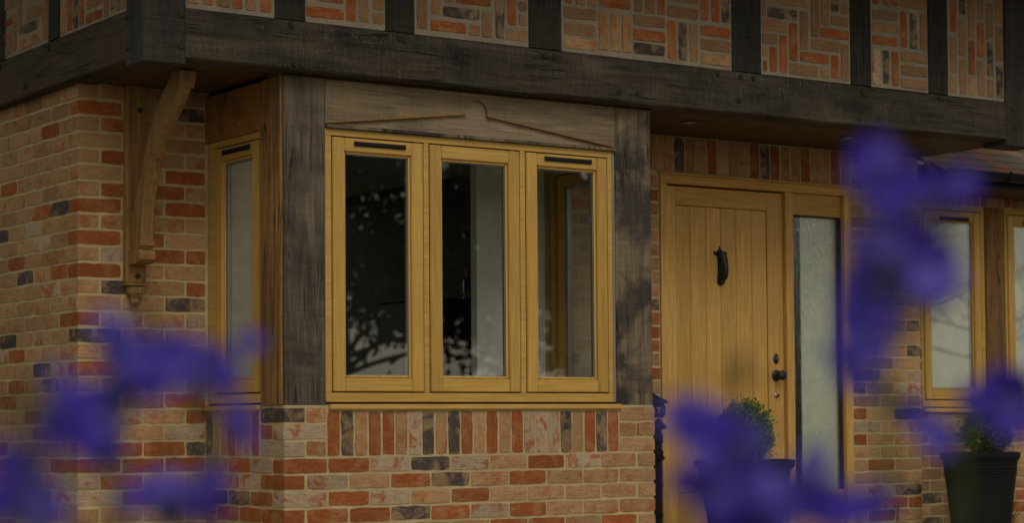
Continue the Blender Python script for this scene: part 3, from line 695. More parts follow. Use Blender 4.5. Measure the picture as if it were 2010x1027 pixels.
# ------------------------------------------------------------------ front door
MD = frameF(0, YW + .022)
bm = bmesh.new(); bx(bm, (7.482, -.030, GZ + .02), (7.531, .08, 1.3815), .003)
dfr = obj('door_frame', bm, M_DOOR_V, house, MD, label='honey oak frame round the door and its sidelight')
for a, b in ((8.432, 8.492), (8.905, 8.956)): box('frame_post', (a, -.030, GZ + .02), (b, .08, 1.3815), M_DOOR_V, dfr, .003, MD)
bm = bmesh.new(); bx(bm, (7.478, -.031, 1.382), (8.960, .08, 1.432), .003); bx(bm, (7.462, -.044, 1.4325), (8.975, .03, 1.4425), .002)
obj('frame_head', bm, M_DOOR_H, dfr, MD)
bm = bmesh.new(); bx(bm, (8.4925, 0, 1.2505), (8.9045, .045, 1.3815), .003); obj('sidelight_head_panel', bm, M_DOOR_H, dfr, MD)
bm = bmesh.new(); bx(bm, (8.4925, 0, GZ + .02), (8.9045, .045, -.414), .003); obj('sidelight_bottom_panel', bm, M_DOOR_H, dfr, MD)
bm = bmesh.new(); bm.faces.new([bm.verts.new(q) for q in ((8.4945, .024, -.4135), (8.9025, .024, -.4135), (8.9025, .024, 1.2495), (8.4945, .024, 1.2495))]); obj('sidelight_pane', bm, M_OBSCURE, dfr, MD)
bm = bmesh.new(); bx(bm, (8.8875, .002, -.413), (8.9045, .0195, 1.2495)); bx(bm, (8.4925, .002, 1.2425), (8.887, .0195, 1.2495)); obj('glazing_gasket', bm, M_GAP_SHADE_SEAL, dfr, MD)
bm = bmesh.new(); bx(bm, (8.956, -.012, GZ + .02), (8.9635, .02, 1.43), .001); bx(bm, (7.475, -.012, GZ + .02), (7.4815, .02, 1.43), .001); obj('cover_bead', bm, M_DOOR_V, dfr, MD)
bm = bmesh.new(); bx(bm, (7.534, .018, GZ + .03), (8.429, .05, 1.372)); door = obj('door', bm, M_DOOR_V, house, MD, label='honey oak front door of six vertical planks')
for (a, b) in ((7.534, 7.614), (8.309, 8.429)): box('door_stile', (a, 0, GZ + .032), (b, .0175, 1.3715), M_DOOR_V, door, .002, MD)
box('door_rail', (7.6145, .0005, 1.264), (8.3085, .0175, 1.371), M_DOOR_H, door, .002, MD)
box('door_rail', (7.6145, .0005, GZ + .033), (8.3085, .0175, -.406), M_DOOR_H, door, .002, MD)
xs = [7.6165, 7.724, 7.842, 7.954, 8.071, 8.189, 8.3065]
for a, b in zip(xs[:-1], xs[1:]): box('door_plank', (a + .0011, .005, -.4025), (b - .0011, .0175, 1.260), M_DOOR_V, door, .0035, MD)
# knocker: backplate with crown, hanging curved handle, striker
kb = bmesh.new(); kx, kz = 7.944, .92; yk = YW + .028
prism(kb, [(kx - .020, kz - .10), (kx - .012, kz - .115), (kx + .012, kz - .115), (kx + .020, kz - .10), (kx + .016, kz - .05), (kx + .016, kz + .05), (kx + .026, kz + .060), (kx + .046, kz + .068), (kx + .046, kz + .084), (kx + .022, kz + .078), (kx + .020, kz + .09), (kx + .008, kz + .095), (kx + .006, kz + .108), (kx, kz + .116),
      (kx - .006, kz + .108), (kx - .008, kz + .095), (kx - .020, kz + .09), (kx - .022, kz + .078), (kx - .046, kz + .084), (kx - .046, kz + .068), (kx - .026, kz + .060), (kx - .016, kz + .05), (kx - .016, kz - .05)], 1, yk - .006, yk)
tube(kb, [(kx, yk - .008, kz + .062), (kx, yk - .030, kz + .060), (kx + .002, yk - .040, kz + .035), (kx + .003, yk - .046, kz), (kx + .003, yk - .044, kz - .035), (kx + .002, yk - .034, kz - .062), (kx, yk - .020, kz - .078), (kx, yk - .006, kz - .085)],
     [.024, .027, .023, .021, .024, .027, .024, .016], 10)
for zz, rr in ((kz + .078, .011), (kz - .095, .018), (kz - .070, .016)):
    lathe(kb, [(rr * .3, -rr), (rr * .85, -rr * .5), (rr, 0), (rr * .85, rr * .5), (rr * .3, rr)], 10, Matrix.Translation((kx, yk - .022, zz)))
for q in (-1, 1): lathe(kb, [(.003, -.008), (.009, -.003), (.009, .003), (.003, .008)], 8, Matrix.Translation((kx + q * .038, yk - .010, kz + .076)))
obj('door_knocker', kb, M_IRON, door, None, True)
RX = Matrix.Rotation(math.pi / 2, 4, 'X')
kb = bmesh.new(); lathe(kb, [(.034, 0), (.034, .006), (.028, .010), (.013, .014), (.012, .030), (.018, .036), (.027, .044), (.030, .055), (.027, .067), (.016, .075), (.004, .077)], 22, Matrix.Translation((8.366, YW + .021, .278)) @ RX)
obj('door_knob', kb, M_IRON, door, None, True)
kb = bmesh.new(); lathe(kb, [(.024, 0), (.024, .005), (.018, .009), (.013, .010)], 20, Matrix.Translation((8.366, YW + .021, .378)) @ Matrix.Diagonal((.85, 1, 1.25, 1)) @ RX)
obj('lock_rose', kb, M_IRON, door, None, True)
kb = bmesh.new(); bx(kb, (8.362, YW + .005, .368), (8.373, YW + .0095, .392), .001); lathe(kb, [(.009, 0), (.009, .012)], 12, Matrix.Translation((8.368, YW + .021, .386)) @ RX)
obj('lock_cylinder', kb, M_STEEL, door)
kb = bmesh.new(); lathe(kb, [(.015, 0), (.015, .004), (.010, .008), (.009, .016)], 14, Matrix.Translation((8.367, YW + .021, .159)) @ RX); bx(kb, (8.364, YW - .010, .150), (8.369, YW + .004, .168), .001)
obj('key_escutcheon', kb, M_STEEL, door, None, True)
box('door_threshold', (7.46, YW - .12, GZ + .001), (8.98, YW + .1, GZ + .0195), plain('grey_stone_step', (.3, .28, .25), .8, bumpsc=30), house, .004)

# ------------------------------------------------------------------ oak bracket on the left wall
br = box('oak_bracket', (4.170, YW - .050, .695), (4.272, YW - .0075, 1.6605), M_BRACKET, house, .004, label='curved brown oak bracket under the overhang')
# brace: side profile in (y, z), measured from the photo
outer = [(9.452, .855), (9.44, .93), (9.425, 1.02), (9.40, 1.09), (9.34, 1.19), (9.245, 1.37), (9.15, 1.50), (9.06, 1.585), (9.00, 1.625), (8.985, 1.6605)]
inner = [(9.33, .855), (9.313, .913), (9.295, 1.07), (9.23, 1.235), (9.145, 1.345), (9.03, 1.455), (8.94, 1.525), (8.905, 1.560), (8.895, 1.60), (8.89, 1.6605)]
def brace_poly():
    return [(y, z) for y, z in outer] + [(y, z) for y, z in inner[::-1]]
bm = bmesh.new()
xa, xb = 4.187, 4.252
A = []; 
for (yo, zo), (yi, zi) in zip(outer, inner):
    A.append([bm.verts.new((xa + .004, yo, zo)), bm.verts.new((xa, yo - .004, zo)), bm.verts.new((xa, yi + .006, zi)), bm.verts.new((xa + .006, yi, zi)), bm.verts.new((xb - .006, yi, zi)), bm.verts.new((xb, yi + .006, zi)), bm.verts.new((xb, yo - .004, zo)), bm.verts.new((xb - .004, yo, zo))])
for i in range(len(A) - 1):
    for k in range(8): bm.faces.new((A[i][k], A[i][(k + 1) % 8], A[i + 1][(k + 1) % 8], A[i + 1][k]))
bm.faces.new(A[0]); bm.faces.new(A[-1][::-1]); bmesh.ops.recalc_face_normals(bm, faces=bm.faces[:])
obj('brace', bm, M_BRACKET, br, None, True)
bm = bmesh.new(); prism(bm, [(9.439, .780), (9.345, .786), (9.318, .803), (9.312, .826), (9.322, .846), (9.338, .853), (9.439, .856)], 0, 4.176, 4.262)
obj('scroll', bm, M_BRACKET, br)
bm = bmesh.new(); prism(bm, [(9.40, .8565), (9.338, .8565), (9.318, .868), (9.316, .884), (9.326, .898), (9.40, .90)], 0, 4.183, 4.256); obj('collar', bm, M_BRACKET, br)
bm = bmesh.new(); prism(bm, [(8.975, 1.648), (8.868, 1.648), (8.872, 1.600), (8.892, 1.572), (8.93, 1.575)], 0, 4.180, 4.259)
obj('brace_head', bm, M_BRACKET, br)
bm = bmesh.new(); bx(bm, (4.164, YW - .062, .683), (4.278, YW - .0075, .694), .003)
for (h, z0_, z1_) in ((.040, .640, .6825), (.033, .628, .6395)): bx(bm, (4.221 - h, YW - .05, z0_), (4.221 + h, YW - .0075, z1_), .006, 2)
lathe(bm, [(.006, .590), (.022, .594), (.027, .606), (.024, .618), (.030, .6275)], 16, Matrix.Translation((4.221, YW - .032, 0)))
obj('pendant', bm, M_BRACKET, br, None, True)
peg(4.236, YW - .058, 1.538, parent=br, rr=.012); peg(4.225, YW - .058, .729, parent=br, rr=.012)

# ------------------------------------------------------------------ tiled lean-to roof and gutter at the right
rf = box('lean_to_roof', (0, 0, -.03), (2.75, .62, -.006), M_TILE, house, 0, Matrix.Translation((9.61, 9.43, 1.585)) @ Matrix.Rotation(math.radians(33), 4, 'X'), label='clay tiled lean-to roof tucked under the oak beam')
TM = [plain('red_brown_tile', (.24, .12, .075), .9, bumpsc=40), plain('mossy_grey_tile', (.15, .14, .105), .95, bumpsc=40), plain('buff_brown_tile', (.28, .19, .12), .9, bumpsc=40)]
tm = {}
for row in range(5):
    for i in range(17):
        k = random.randrange(3)
        if k not in tm:
            b_ = bmesh.new(); bx(b_, (.002, 0, 0), (.163, .165, .013), .002)
            for v in b_.verts: v.co.z += .012 * (v.co.x - .08) ** 2 / .0064 * -.4
            tm[k] = mesh_of(b_, 'tile'); tm[k].materials.append(TM[k])
        u = i * .165 - (.08 if row % 2 else 0)
        mm = Matrix.Translation((9.66, 9.43, 1.585)) @ Matrix.Rotation(math.radians(33), 4, 'X') @ Matrix.Translation((u + random.uniform(-.002, .002), -.03 + row * .105, .004 + .009)) @ Matrix.Rotation(math.radians(-4.5 + random.uniform(-.6, .6)), 4, 'X') @ Matrix.Rotation(random.uniform(-.012, .012), 4, 'Z')
        link('tile', tm[k], None, rf, mm)
bm = bmesh.new()
n = 10
for seg in (0,):
    R_ = []
    for x in (9.62, 12.3):
        ring = []
        for k in range(n + 1):
            t_ = math.pi + math.pi * k / n
            ring.append(bm.verts.new((x, 9.375 + .055 * math.cos(t_), 1.585 + .055 * math.sin(t_))))
        for k in range(n, -1, -1):
            t_ = math.pi + math.pi * k / n
            ring.append(bm.verts.new((x, 9.375 + .051 * math.cos(t_), 1.585 + .051 * math.sin(t_))))
        R_.append(ring)
    m_ = len(R_[0])
    for k in range(m_): bm.faces.new((R_[0][k], R_[0][(k + 1) % m_], R_[1][(k + 1) % m_], R_[1][k]))
bmesh.ops.recalc_face_normals(bm, faces=bm.faces[:])
gt = obj('gutter', bm, M_BLACK, house, None, True, label='black half round gutter under the clay tiles')
for x in (10.2, 11.1):
    bm = bmesh.new(); tube(bm, [(x, 9.32, 1.595), (x, 9.325, 1.545), (x, 9.375, 1.522), (x, 9.43, 1.55), (x, 9.44, 1.60)], .008, 6); obj('gutter_bracket', bm, M_BLACK, gt, None, True)
box('fascia_board', (9.62, 9.44, 1.50), (12.3, 9.46, 1.60), M_BLACK, house, .002)
box('lean_to_soffit', (9.62, 9.461, 1.50), (12.3, YR - .008, 1.515), M_SOFFIT, house, .001)

# ------------------------------------------------------------------ rooms behind the glass
def inner(name, a, b, mat): return box(name, a, b, mat, house, 0)
inner('plaster_wall', (XB + .06, YW + .002, GZ), (5.13, YW + .17, 1.62), M_WHITE)
inner('plaster_wall', (6.45, YW + .181, GZ), (XB2 + .6, YW + .30, 1.62), M_WHITE)
inner('plaster_wall', (6.225, YW + .002, GZ), (XB2 - .102, YW + .06, 1.62), M_WHITE)
inner('bounce_seat', (XB + .08, YB + .085, .085), (XB2 - .08, YW + .001, .107), M_WHITE)  # white shelf added to bounce daylight inside the bay
inner('bounce_ceiling', (XB + .035, YB + .105, 1.43), (XB2 - .035, YW + .001, 1.45), M_WHITE)  # white lid added so light reflects about inside the bay
inner('room_partition', (3.4 + .9, 11.9, GZ + .03), (5.2, 12.0, 1.62), M_WHITE)
inner('room_floor', (XS + .25, YB + .12, GZ + .002), (12.2, 13.3, GZ + .02), plain('dark_floor', (.12, .09, .06), .6))
inner('room_ceiling', (XS + .25, YW + .01, 1.622), (12.2, 13.3, 1.645), M_WHITE)
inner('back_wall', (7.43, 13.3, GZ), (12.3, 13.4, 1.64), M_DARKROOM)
inner('back_wall', (XS + .1, 13.3, GZ), (4.4, 13.4, 1.64), M_DARKROOM)  # rear wall left open between its two pieces to let daylight in
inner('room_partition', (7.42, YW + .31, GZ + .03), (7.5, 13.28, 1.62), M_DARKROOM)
inner('room_partition', (9.3, YR + .2, GZ + .03), (9.4, 13.28, 1.62), M_WHITE)
inner('hall_wall', (7.51, YW + .9, GZ + .03), (8.62, YW + .98, 1.62), plain('grey_green_hall_wall', (.20, .26, .19), .8))
inner('hall_wall', (8.63, YW + 1.3, GZ + .03), (9.29, YW + 1.38, 1.62), plain('pale_hall_wall', (.62, .66, .62), .9))
inner('sidelight_backing', (8.61, YW + .065, -.6), (8.93, YW + .075, 1.40), plain('pale_sidelight_backing', (.62, .64, .57), .9))  # pale panel added just behind the sidelight to brighten its glass
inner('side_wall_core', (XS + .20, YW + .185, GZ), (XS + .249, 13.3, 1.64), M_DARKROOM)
inner('end_wall', (12.2, YR, GZ), (12.3, 13.3, 1.64), M_MORTAR)
bm = bmesh.new(); bx(bm, (9.6, YR + .18, 1.665), (12.3, 13.4, 1.69)); obj('flat_roof_core', bm, M_TILE, house)
FLOWERS = {'L1': ((0.466, 1.194), [(0.4459, 1.1586, 0.0145, -0.0088), (0.465, 1.1641, 0.0116, -0.0083), (0.4805, 1.2229, -0.0094, -0.008), (0.4677, 1.2065, -0.0366, 0.0182), (0.442, 1.1639, -0.0176, 0.0102), (0.4697, 1.1874, -0.0437, 0.0135), (0.4789, 1.183, 0.0314, 0.0066), (0.4644, 1.1583, -0.0501, 0.0088), (0.4633, 1.2283, -0.0461, 0.0138)]),
 'L2': ((0.591, 1.35), [(0.5517, 1.3318, 0.0201, 0.0102), (0.5704, 1.3545, -0.0143, 0.0097), (0.6078, 1.3417, 0.0361, 0.0105), (0.602, 1.3329, 0.0829, -0.0105), (0.6132, 1.345, 0.0662, -0.0092), (0.6041, 1.3758, -0.0593, -0.0128), (0.6062, 1.3942, 0.0716, -0.0065), (0.6103, 1.3142, -0.0111, -0.0104), (0.625, 1.3459, 0.0381, 0.0127), (0.6048, 1.3646, 0.0526, 0.0128), (0.5674, 1.3432, 0.0134, 0.0155), (0.5647, 1.307, 0.0698, 0.0088), (0.6117, 1.3934, 0.0536, 0.0145), (0.5915, 1.3262, 0.039, 0.0117), (0.602, 1.3205, 0.0476, 0.0111), (0.5854, 1.4038, 0.005, 0.0173), (0.5883, 1.3642, 0.0171, 0.0148), (0.5574, 1.3723, -0.0003, 0.0126), (0.5944, 1.3845, -0.0166, 0.0136), (0.5819, 1.3046, -0.0463, 0.0102), (0.6013, 1.3696, 0.0278, 0.0107), (0.605, 1.327, 0.0236, 0.0097), (0.5611, 1.3239, -0.0038, 0.0123)]),
 'L3': ((0.705, 1.454), [(0.7062, 1.4748, 0.0146, -0.0101), (0.7425, 1.4824, 0.0265, -0.0087), (0.6721, 1.4472, -0.0653, -0.0129), (0.7238, 1.458, 0.0377, 0.0117), (0.6897, 1.4403, 0.0524, 0.0114), (0.6927, 1.4916, 0.0579, 0.0133), (0.7132, 1.476, 0.0439, 0.0118), (0.7004, 1.4235, 0.052, 0.0091), (0.7486, 1.4641, 0.0625, 0.0103), (0.7337, 1.4563, 0.0065, 0.0109), (0.7399, 1.4557, -0.0052, 0.0086), (0.7047, 1.4988, -0.0581, 0.0189), (0.7036, 1.4519, -0.053, 0.0154), (0.6856, 1.5039, -0.0499, 0.0141), (0.7121, 1.4961, 0.0365, 0.0103), (0.6968, 1.4164, -0.0388, 0.0098)]),
 'R1': ((0.97, 1.154), [(0.9993, 1.1787, -0.0056, 0.0126), (0.9601, 1.15, -0.0017, 0.0122), (0.9577, 1.1633, -0.027, 0.013), (0.9529, 1.1232, 0.0325, -0.0127), (0.9916, 1.163, 0.0476, -0.0059), (0.9567, 1.1407, -0.0178, -0.0136), (1.0105, 1.1753, -0.0372, -0.0097), (0.9982, 1.1123, -0.052, -0.0107), (0.9779, 1.1594, -0.0254, 0.0146), (0.962, 1.1522, -0.0575, 0.018), (0.9536, 1.1808, 0.001, 0.0153), (0.9422, 1.1387, -0.0105, 0.0156), (0.9203, 1.1506, 0.0109, 0.0085), (0.9706, 1.188, -0.0495, 0.0133), (0.9908, 1.1751, -0.0534, 0.0192), (0.9967, 1.1484, -0.0474, 0.0146), (1.0297, 1.1696, -0.0635, 0.0179), (0.9431, 1.14, -0.0247, 0.0121), (1.0072, 1.1738, -0.0112, 0.0096), (0.9234, 1.1497, -0.0405, 0.0099), (1.0079, 1.1899, -0.0691, 0.0187)]),
 'R2': ((1.1, 1.126), [(1.1144, 1.1259, 0.15, 0.0121), (1.1227, 1.1188, 0.1377, 0.0106), (1.1288, 1.1577, 0.158, 0.01), (1.1046, 1.1541, 0.1136, 0.0107), (1.0965, 1.1615, 0.0825, 0.0107), (1.0563, 1.1028, 0.0229, 0.0073), (1.0645, 1.135, 0.031, 0.0074), (1.0682, 1.0917, 0.1576, 0.0109), (1.0638, 1.108, 0.1533, -0.0081), (1.1095, 1.08, 0.1422, -0.0096), (1.1341, 1.1448, 0.0718, -0.0107), (1.1053, 1.0698, 0.1924, -0.0073), (1.0834, 1.1075, 0.1469, -0.0089), (1.0961, 1.1235, 0.1301, 0.0127), (1.1094, 1.1597, 0.0873, 0.0138), (1.1194, 1.1614, 0.1989, 0.017), (1.1119, 1.136, 0.1869, 0.0159), (1.0633, 1.1097, 0.1756, 0.011), (1.1145, 1.115, 0.1754, 0.0128), (1.1528, 1.1087, 0.1713, 0.0152), (1.1137, 1.056, 0.1732, 0.008), (1.1252, 1.127, 0.1164, 0.0151), (1.1153, 1.0966, 0.1047, 0.0163), (1.1373, 1.1076, 0.1231, 0.0113), (1.1154, 1.1332, 0.1013, 0.0129), (1.0939, 1.1492, 0.0712, 0.0151), (1.0918, 1.134, 0.0517, 0.015), (1.0834, 1.1441, 0.0407, 0.0113), (1.0529, 1.1187, 0.0985, 0.0088), (1.0956, 1.1267, 0.0778, 0.0112), (1.0412, 1.1203, 0.0506, 0.008), (1.0797, 1.133, 0.1339, 0.0082), (1.1231, 1.1123, 0.0928, 0.0105)]),
 'R3': ((0.978, 1.052), [(0.9866, 1.0839, -0.0545, 0.0175), (0.972, 1.0479, -0.0583, 0.0136), (0.9599, 1.0108, -0.0569, 0.0133), (0.9693, 1.0644, -0.0261, 0.0096), (0.9839, 1.0167, -0.0527, 0.0087), (0.9755, 1.0868, -0.0421, 0.0105)]),
 'R4': ((1.222, 1.164), [(1.2047, 1.1653, -0.013, -0.0119), (1.198, 1.1702, -0.0407, -0.0127), (1.2489, 1.2009, -0.0645, -0.0155), (1.206, 1.1679, -0.0724, -0.0119), (1.1653, 1.1858, 0.0149, -0.0103), (1.1885, 1.1711, -0.009, 0.0126), (1.1882, 1.1871, -0.001, 0.0088), (1.175, 1.1501, -0.0205, 0.0093), (1.1894, 1.1936, 0.011, 0.008), (1.2737, 1.1812, 0.021, 0.018), (1.2569, 1.1501, 0.0025, 0.016), (1.2504, 1.176, 0.0107, 0.0138), (1.257, 1.1957, 0.0191, 0.0098), (1.281, 1.1663, 0.0269, 0.0138)])}

# ------------------------------------------------------------------ ground
def sheet(name, x0, x1, y0, y1, z, mat, nx=1, ny=1, amp=0):
    bm = bmesh.new(); g = {}
    for i in range(nx + 1):
        for j in range(ny + 1):
            x = x0 + (x1 - x0) * i / nx; y = y0 + (y1 - y0) * j / ny
            g[i, j] = bm.verts.new((x, y, z + (noise.noise(Vector((x * .4, y * .4, 0))) * amp if amp else 0)))
    for i in range(nx):
        for j in range(ny): bm.faces.new((g[i, j], g[i + 1, j], g[i + 1, j + 1], g[i, j + 1]))
    o = obj(name, bm, mat); o['kind'] = 'structure'; return o
def grassy(name, a, b):
    m = NT(name); v = m.coord(); n = m.noise(v, 1.2, 6, .7); g = m.noise(v, 40, 4, .7)
    m.col(m.mix(1.0, m.mix(m.ramp(n, BW(.35, .65)), a, b), m.ramp(g, [(.3, (.6,) * 3), (.7, (1, 1, 1))]), 'MULTIPLY'))
    m.set(Roughness=1, Specular_IOR_Level=.1); m.bump(g, .8, .02); return m.m
sheet('ground', -400, 400, -400, 400, GZ - .012, grassy('meadow_grass', (.045, .075, .02), (.07, .10, .03)))
M_PAVE = plain('buff_bounce_gravel', (.42, .36, .27), .95, bumpsc=120)  # unseen ground, made pale to bounce light up the walls
sheet('path', -4, 13, 2.6, YR + .02, GZ - .006, M_PAVE)
sheet('flower_bed_soil', -.6, 3.2, .4, 2.4, GZ - .005, M_SOIL)

# ------------------------------------------------------------------ planters and clipped shrubs
def planter(x, y, r0, r1, top, label):
    p = empty('planter', (x, y, GZ), label, 'planter', 'charcoal planters by the front door')
    H = top - GZ; bm = bmesh.new()
    prof = [(r1 * .95, 0), (r1, .012)]
    def rad(t): return r1 + (r0 * .955 - r1) * t
    for t in (.2, .4, .6, .70): prof.append((rad(t), H * t))
    for q in range(4):
        t = .735 + q * .028
        prof += [(rad(t), H * t), (rad(t) + .004, H * (t + .006)), (rad(t) + .004, H * (t + .016)), (rad(t), H * (t + .022))]
    prof += [(rad(.90), H * .90), (r0 * .985, H * .935), (r0, H * .95), (r0, H - .004), (r0 - .004, H), (r0 - .022, H), (r0 - .026, H - .02), (r0 - .035, H - .05)]
    lathe(bm, prof[:], 40); bm.faces.ensure_lookup_table()
    obj('pot_body', bm, M_POT, p, Matrix.Translation((x, y, GZ + .001)), True)
    bm = bmesh.new(); lathe(bm, [(r0 - .03, -.02), (r0 - .028, 0), (r0 * .5, .012), (.01, .015)], 24)
    obj('potting_soil', bm, M_SOIL, p, Matrix.Translation((x, y, top - .045)), True)
    return p
planter(7.45, 8.74, .272, .165, -.203, 'charcoal ribbed planter standing in front of the oak door')
planter(9.62, 9.08, .242, .165, -.192, 'charcoal ribbed planter standing by the right hand windows')
def leaf_mat(name, a, b, tr=.25, sheen=.4):
    m = NT(name); oi = m.coord(); n = m.noise(oi, 18, 3)
    m.col(m.mix(m.ramp(n, BW(.35, .65)), a, b)); m.set(Roughness=.5, Specular_IOR_Level=sheen, Transmission_Weight=0)
    t = m.n('ShaderNodeBsdfTranslucent'); t.inputs[0].default_value = (*[min(1, x * 1.3) for x in b], 1)
    mx = m.n('ShaderNodeMixShader'); mx.inputs[0].default_value = tr
    m.l(m.b.outputs[0], mx.inputs[1]); m.l(t.outputs[0], mx.inputs[2]); m.l(mx.outputs[0], m.t.nodes['Material Output'].inputs['Surface'])
    return m.m
M_BOX = leaf_mat('fresh_box_leaf', (.075, .14, .015), (.17, .26, .03))
M_BOX2 = leaf_mat('dark_box_leaf', (.03, .06, .015), (.07, .12, .025))
def leaf_cloud(bm, n, place, size, rnd):
    """n pointed leaf faces; place(rnd) gives position and outward normal"""
    for _ in range(n):
        p, nn = place(rnd)
        s = size * rnd.uniform(.7, 1.3)
        a = Vector((rnd.gauss(0, 1), rnd.gauss(0, 1), rnd.gauss(0, 1))); a = (a.normalized() + nn * .9).normalized()
        b = a.cross(Vector((rnd.gauss(0, 1), rnd.gauss(0, 1), rnd.gauss(0, 1)))).normalized()
        v = [bm.verts.new(p + a * s * q + b * s * w_) for q, w_ in ((0, 0), (.5, .28), (1, 0), (.5, -.28))]
        bm.faces.new(v)
def shrub(x, y, z, rx, rz, n, mat, label, seed, drop=.25):
    e = empty('box_shrub', (x, y, z), label, 'shrub', 'clipped shrubs in the planters')
    rnd = random.Random(seed); c = Vector((x, y, z + rz * .85))
    def pl(r_):
        d_ = Vector((r_.gauss(0, 1), r_.gauss(0, 1), r_.gauss(0, 1))).normalized()
        k = r_.uniform(.62, 1.0) * (1 + .13 * noise.noise(d_ * 2.6 + Vector((seed, 0, 0))))
        if r_.random() < .12: k *= r_.uniform(1.05, 1.28)
        return c + Vector((d_.x * rx * k, d_.y * rx * k, d_.z * rz * k * (1 if d_.z > 0 else .9))), d_
    bm = bmesh.new(); leaf_cloud(bm, n, pl, .016, rnd); obj('foliage', bm, mat, e)
    bm = bmesh.new(); rr = random.Random(seed + 1)
    tube(bm, [(x, y, z - .03), (x, y, z + rz * .8)], [.011, .007])
    for _ in range(26):
        d_ = Vector((rr.gauss(0, 1), rr.gauss(0, 1), rr.gauss(.3, 1))).normalized()
        tube(bm, [c - Vector((0, 0, rz * .4)), c + Vector((d_.x * rx, d_.y * rx, d_.z * rz)) * .8 - c * 0], [.004, .0015], 4)
    obj('stems', bm, plain('brown_twig', (.09, .06, .035), .9), e)
shrub(7.44, 8.72, -.225, .155, .185, 7500, M_BOX, 'bright green clipped shrub in the planter before the door', 5)
shrub(9.66, 9.06, -.215, .150, .160, 6000, M_BOX2, 'dark green clipped shrub in the planter by the right windows', 6)
def weed(x, y, label, seed, h=.16, n=46):
    e = empty('leafy_plant', (x, y, GZ), label, 'plant', 'small leafy plants at the wall foot'); rnd = random.Random(seed)
    bs = bmesh.new(); bl = bmesh.new()
    for _ in range(9):
        a = rnd.uniform(0, 6.28); L = rnd.uniform(.05, .13); top = Vector((x + L * math.cos(a), y + L * math.sin(a), GZ + h * rnd.uniform(.6, 1.1)))
        tube(bs, [(x, y, GZ), ((x + top.x) / 2, (y + top.y) / 2, GZ + h * .5), top], [.003, .002, .001], 4)
        for q in range(7):
            t = rnd.uniform(.3, 1); p = Vector((x, y, GZ)).lerp(top, t)
            an = rnd.uniform(0, 6.28); d_ = Vector((math.cos(an), math.sin(an), rnd.uniform(-.2, .5))).normalized(); w_ = d_.cross(Vector((0, 0, 1))).normalized(); s = rnd.uniform(.02, .04)
            v = [bl.verts.new(p + d_ * s * i_ + w_ * s * j_ - Vector((0, 0, .15 * s * i_ * i_))) for i_, j_ in ((0, 0), (.4, .33), (.8, .25), (1.1, 0), (.8, -.25), (.4, -.33))]
            bl.faces.new(v)
    obj('stems', bs, M_BOX2, e); obj('leaves', bl, M_BOX, e)
weed(10.12, 9.35, 'small green leafy plant right of the right hand planter', 3, .26)
weed(9.36, 9.55, 'small green leafy plant low on the left of the right hand planter', 8, .24)

# ------------------------------------------------------------------ cast iron post box beside the bay
px, py = 7.035, 9.12
pb = empty('post_box', (px, py, GZ), 'black cast iron pillar post box half hidden behind the bay corner', 'post box')
bm = bmesh.new(); bx(bm, (px - .13, py - .11, GZ + .001), (px + .13, py + .11, GZ + .06), .012, 2); bx(bm, (px - .11, py - .09, GZ + .061), (px + .11, py + .09, GZ + .12), .02, 2)
bx(bm, (px - .095, py - .075, GZ + .1205), (px + .095, py + .075, .0), .012, 2)
obj('box_body', bm, M_IRON, pb)
bm = bmesh.new()
for z, w_ in ((-.02, .112), (-.10, .098), (-.19, .104), (-.34, .094), (-.50, .094)): bx(bm, (px - w_, py - w_ + .01, z - .014), (px + w_, py + w_ - .01, z + .014), .010, 2)
for s_ in (-1, 1):
    for z in (.0, -.075, -.16): lathe(bm, [(.006, -.028), (.020, -.016), (.026, 0), (.018, .014), (.006, .024)], 12, Matrix.Translation((px + s_ * .088, py - .05, z)))
obj('moulding', bm, M_IRON, pb)
bm = bmesh.new(); bx(bm, (px - .105, py - .10, .030), (px + .105, py + .10, .105), .010, 2)
prism(bm, [(px - .112, .1055), (px + .112, .1055), (px + .10, .122), (px + .05, .142), (px, .165), (px - .05, .142), (px - .10, .122)], 1, py - .108, py + .108)
obj('box_hood', bm, M_IRON, pb)
cu = bpy.data.curves.new('raised_letter', 'FONT'); cu.body = 'T \u00b7'; cu.size = .048; cu.extrude = .0015
tt = bpy.data.objects.new('tmp', cu); C.objects.link(tt); dg = bpy.context.evaluated_depsgraph_get()
tm_ = bpy.data.meshes.new_from_object(tt.evaluated_get(dg)); bpy.data.objects.remove(tt)
link('raised_letter', tm_, M_TEXT, pb, Matrix.Translation((px + .034, py - .1025, .05)) @ Matrix.Rotation(math.pi / 2, 4, 'X'))

# ------------------------------------------------------------------ things seen through the glass
cab = empty('cabinet', (7.0, 10.96, GZ), 'black cabinet in the room behind the middle pane', 'cabinet')
bm = bmesh.new(); bx(bm, (6.62, 10.80, GZ + .021), (7.38, 11.2, .745), .004); obj('cabinet_body', bm, M_BLACK, cab)
bm = bmesh.new(); bx(bm, (6.60, 10.78, .7455), (7.40, 11.2, .765), .003); obj('cabinet_top', bm, M_BLACK, cab)
for a, b in ((6.63, 6.995), (7.005, 7.37)):
    bm = bmesh.new(); bx(bm, (a, 10.783, GZ + .05), (b, 10.7995, .735), .003); dd = obj('cabinet_door', bm, M_BLACK, cab)
    bm = bmesh.new(); bx(bm, ((a + b) / 2 - .05, 10.768, .62), ((a + b) / 2 + .05, 10.7825, .63), .002); obj('handle', bm, M_STEEL, dd)
bt = empty('bottle', (7.09, 10.92, .766), 'blue glass bottle with a golden neck on the black cabinet', 'bottle')
bm = bmesh.new(); lathe(bm, [(.028, .001), (.032, .006), (.032, .115), (.028, .13), (.013, .142)], 18); obj('bottle_body', bm, plain('blue_bottle_glass', (.02, .08, .28), .2), bt, Matrix.Translation((7.09, 10.92, .766)), True)
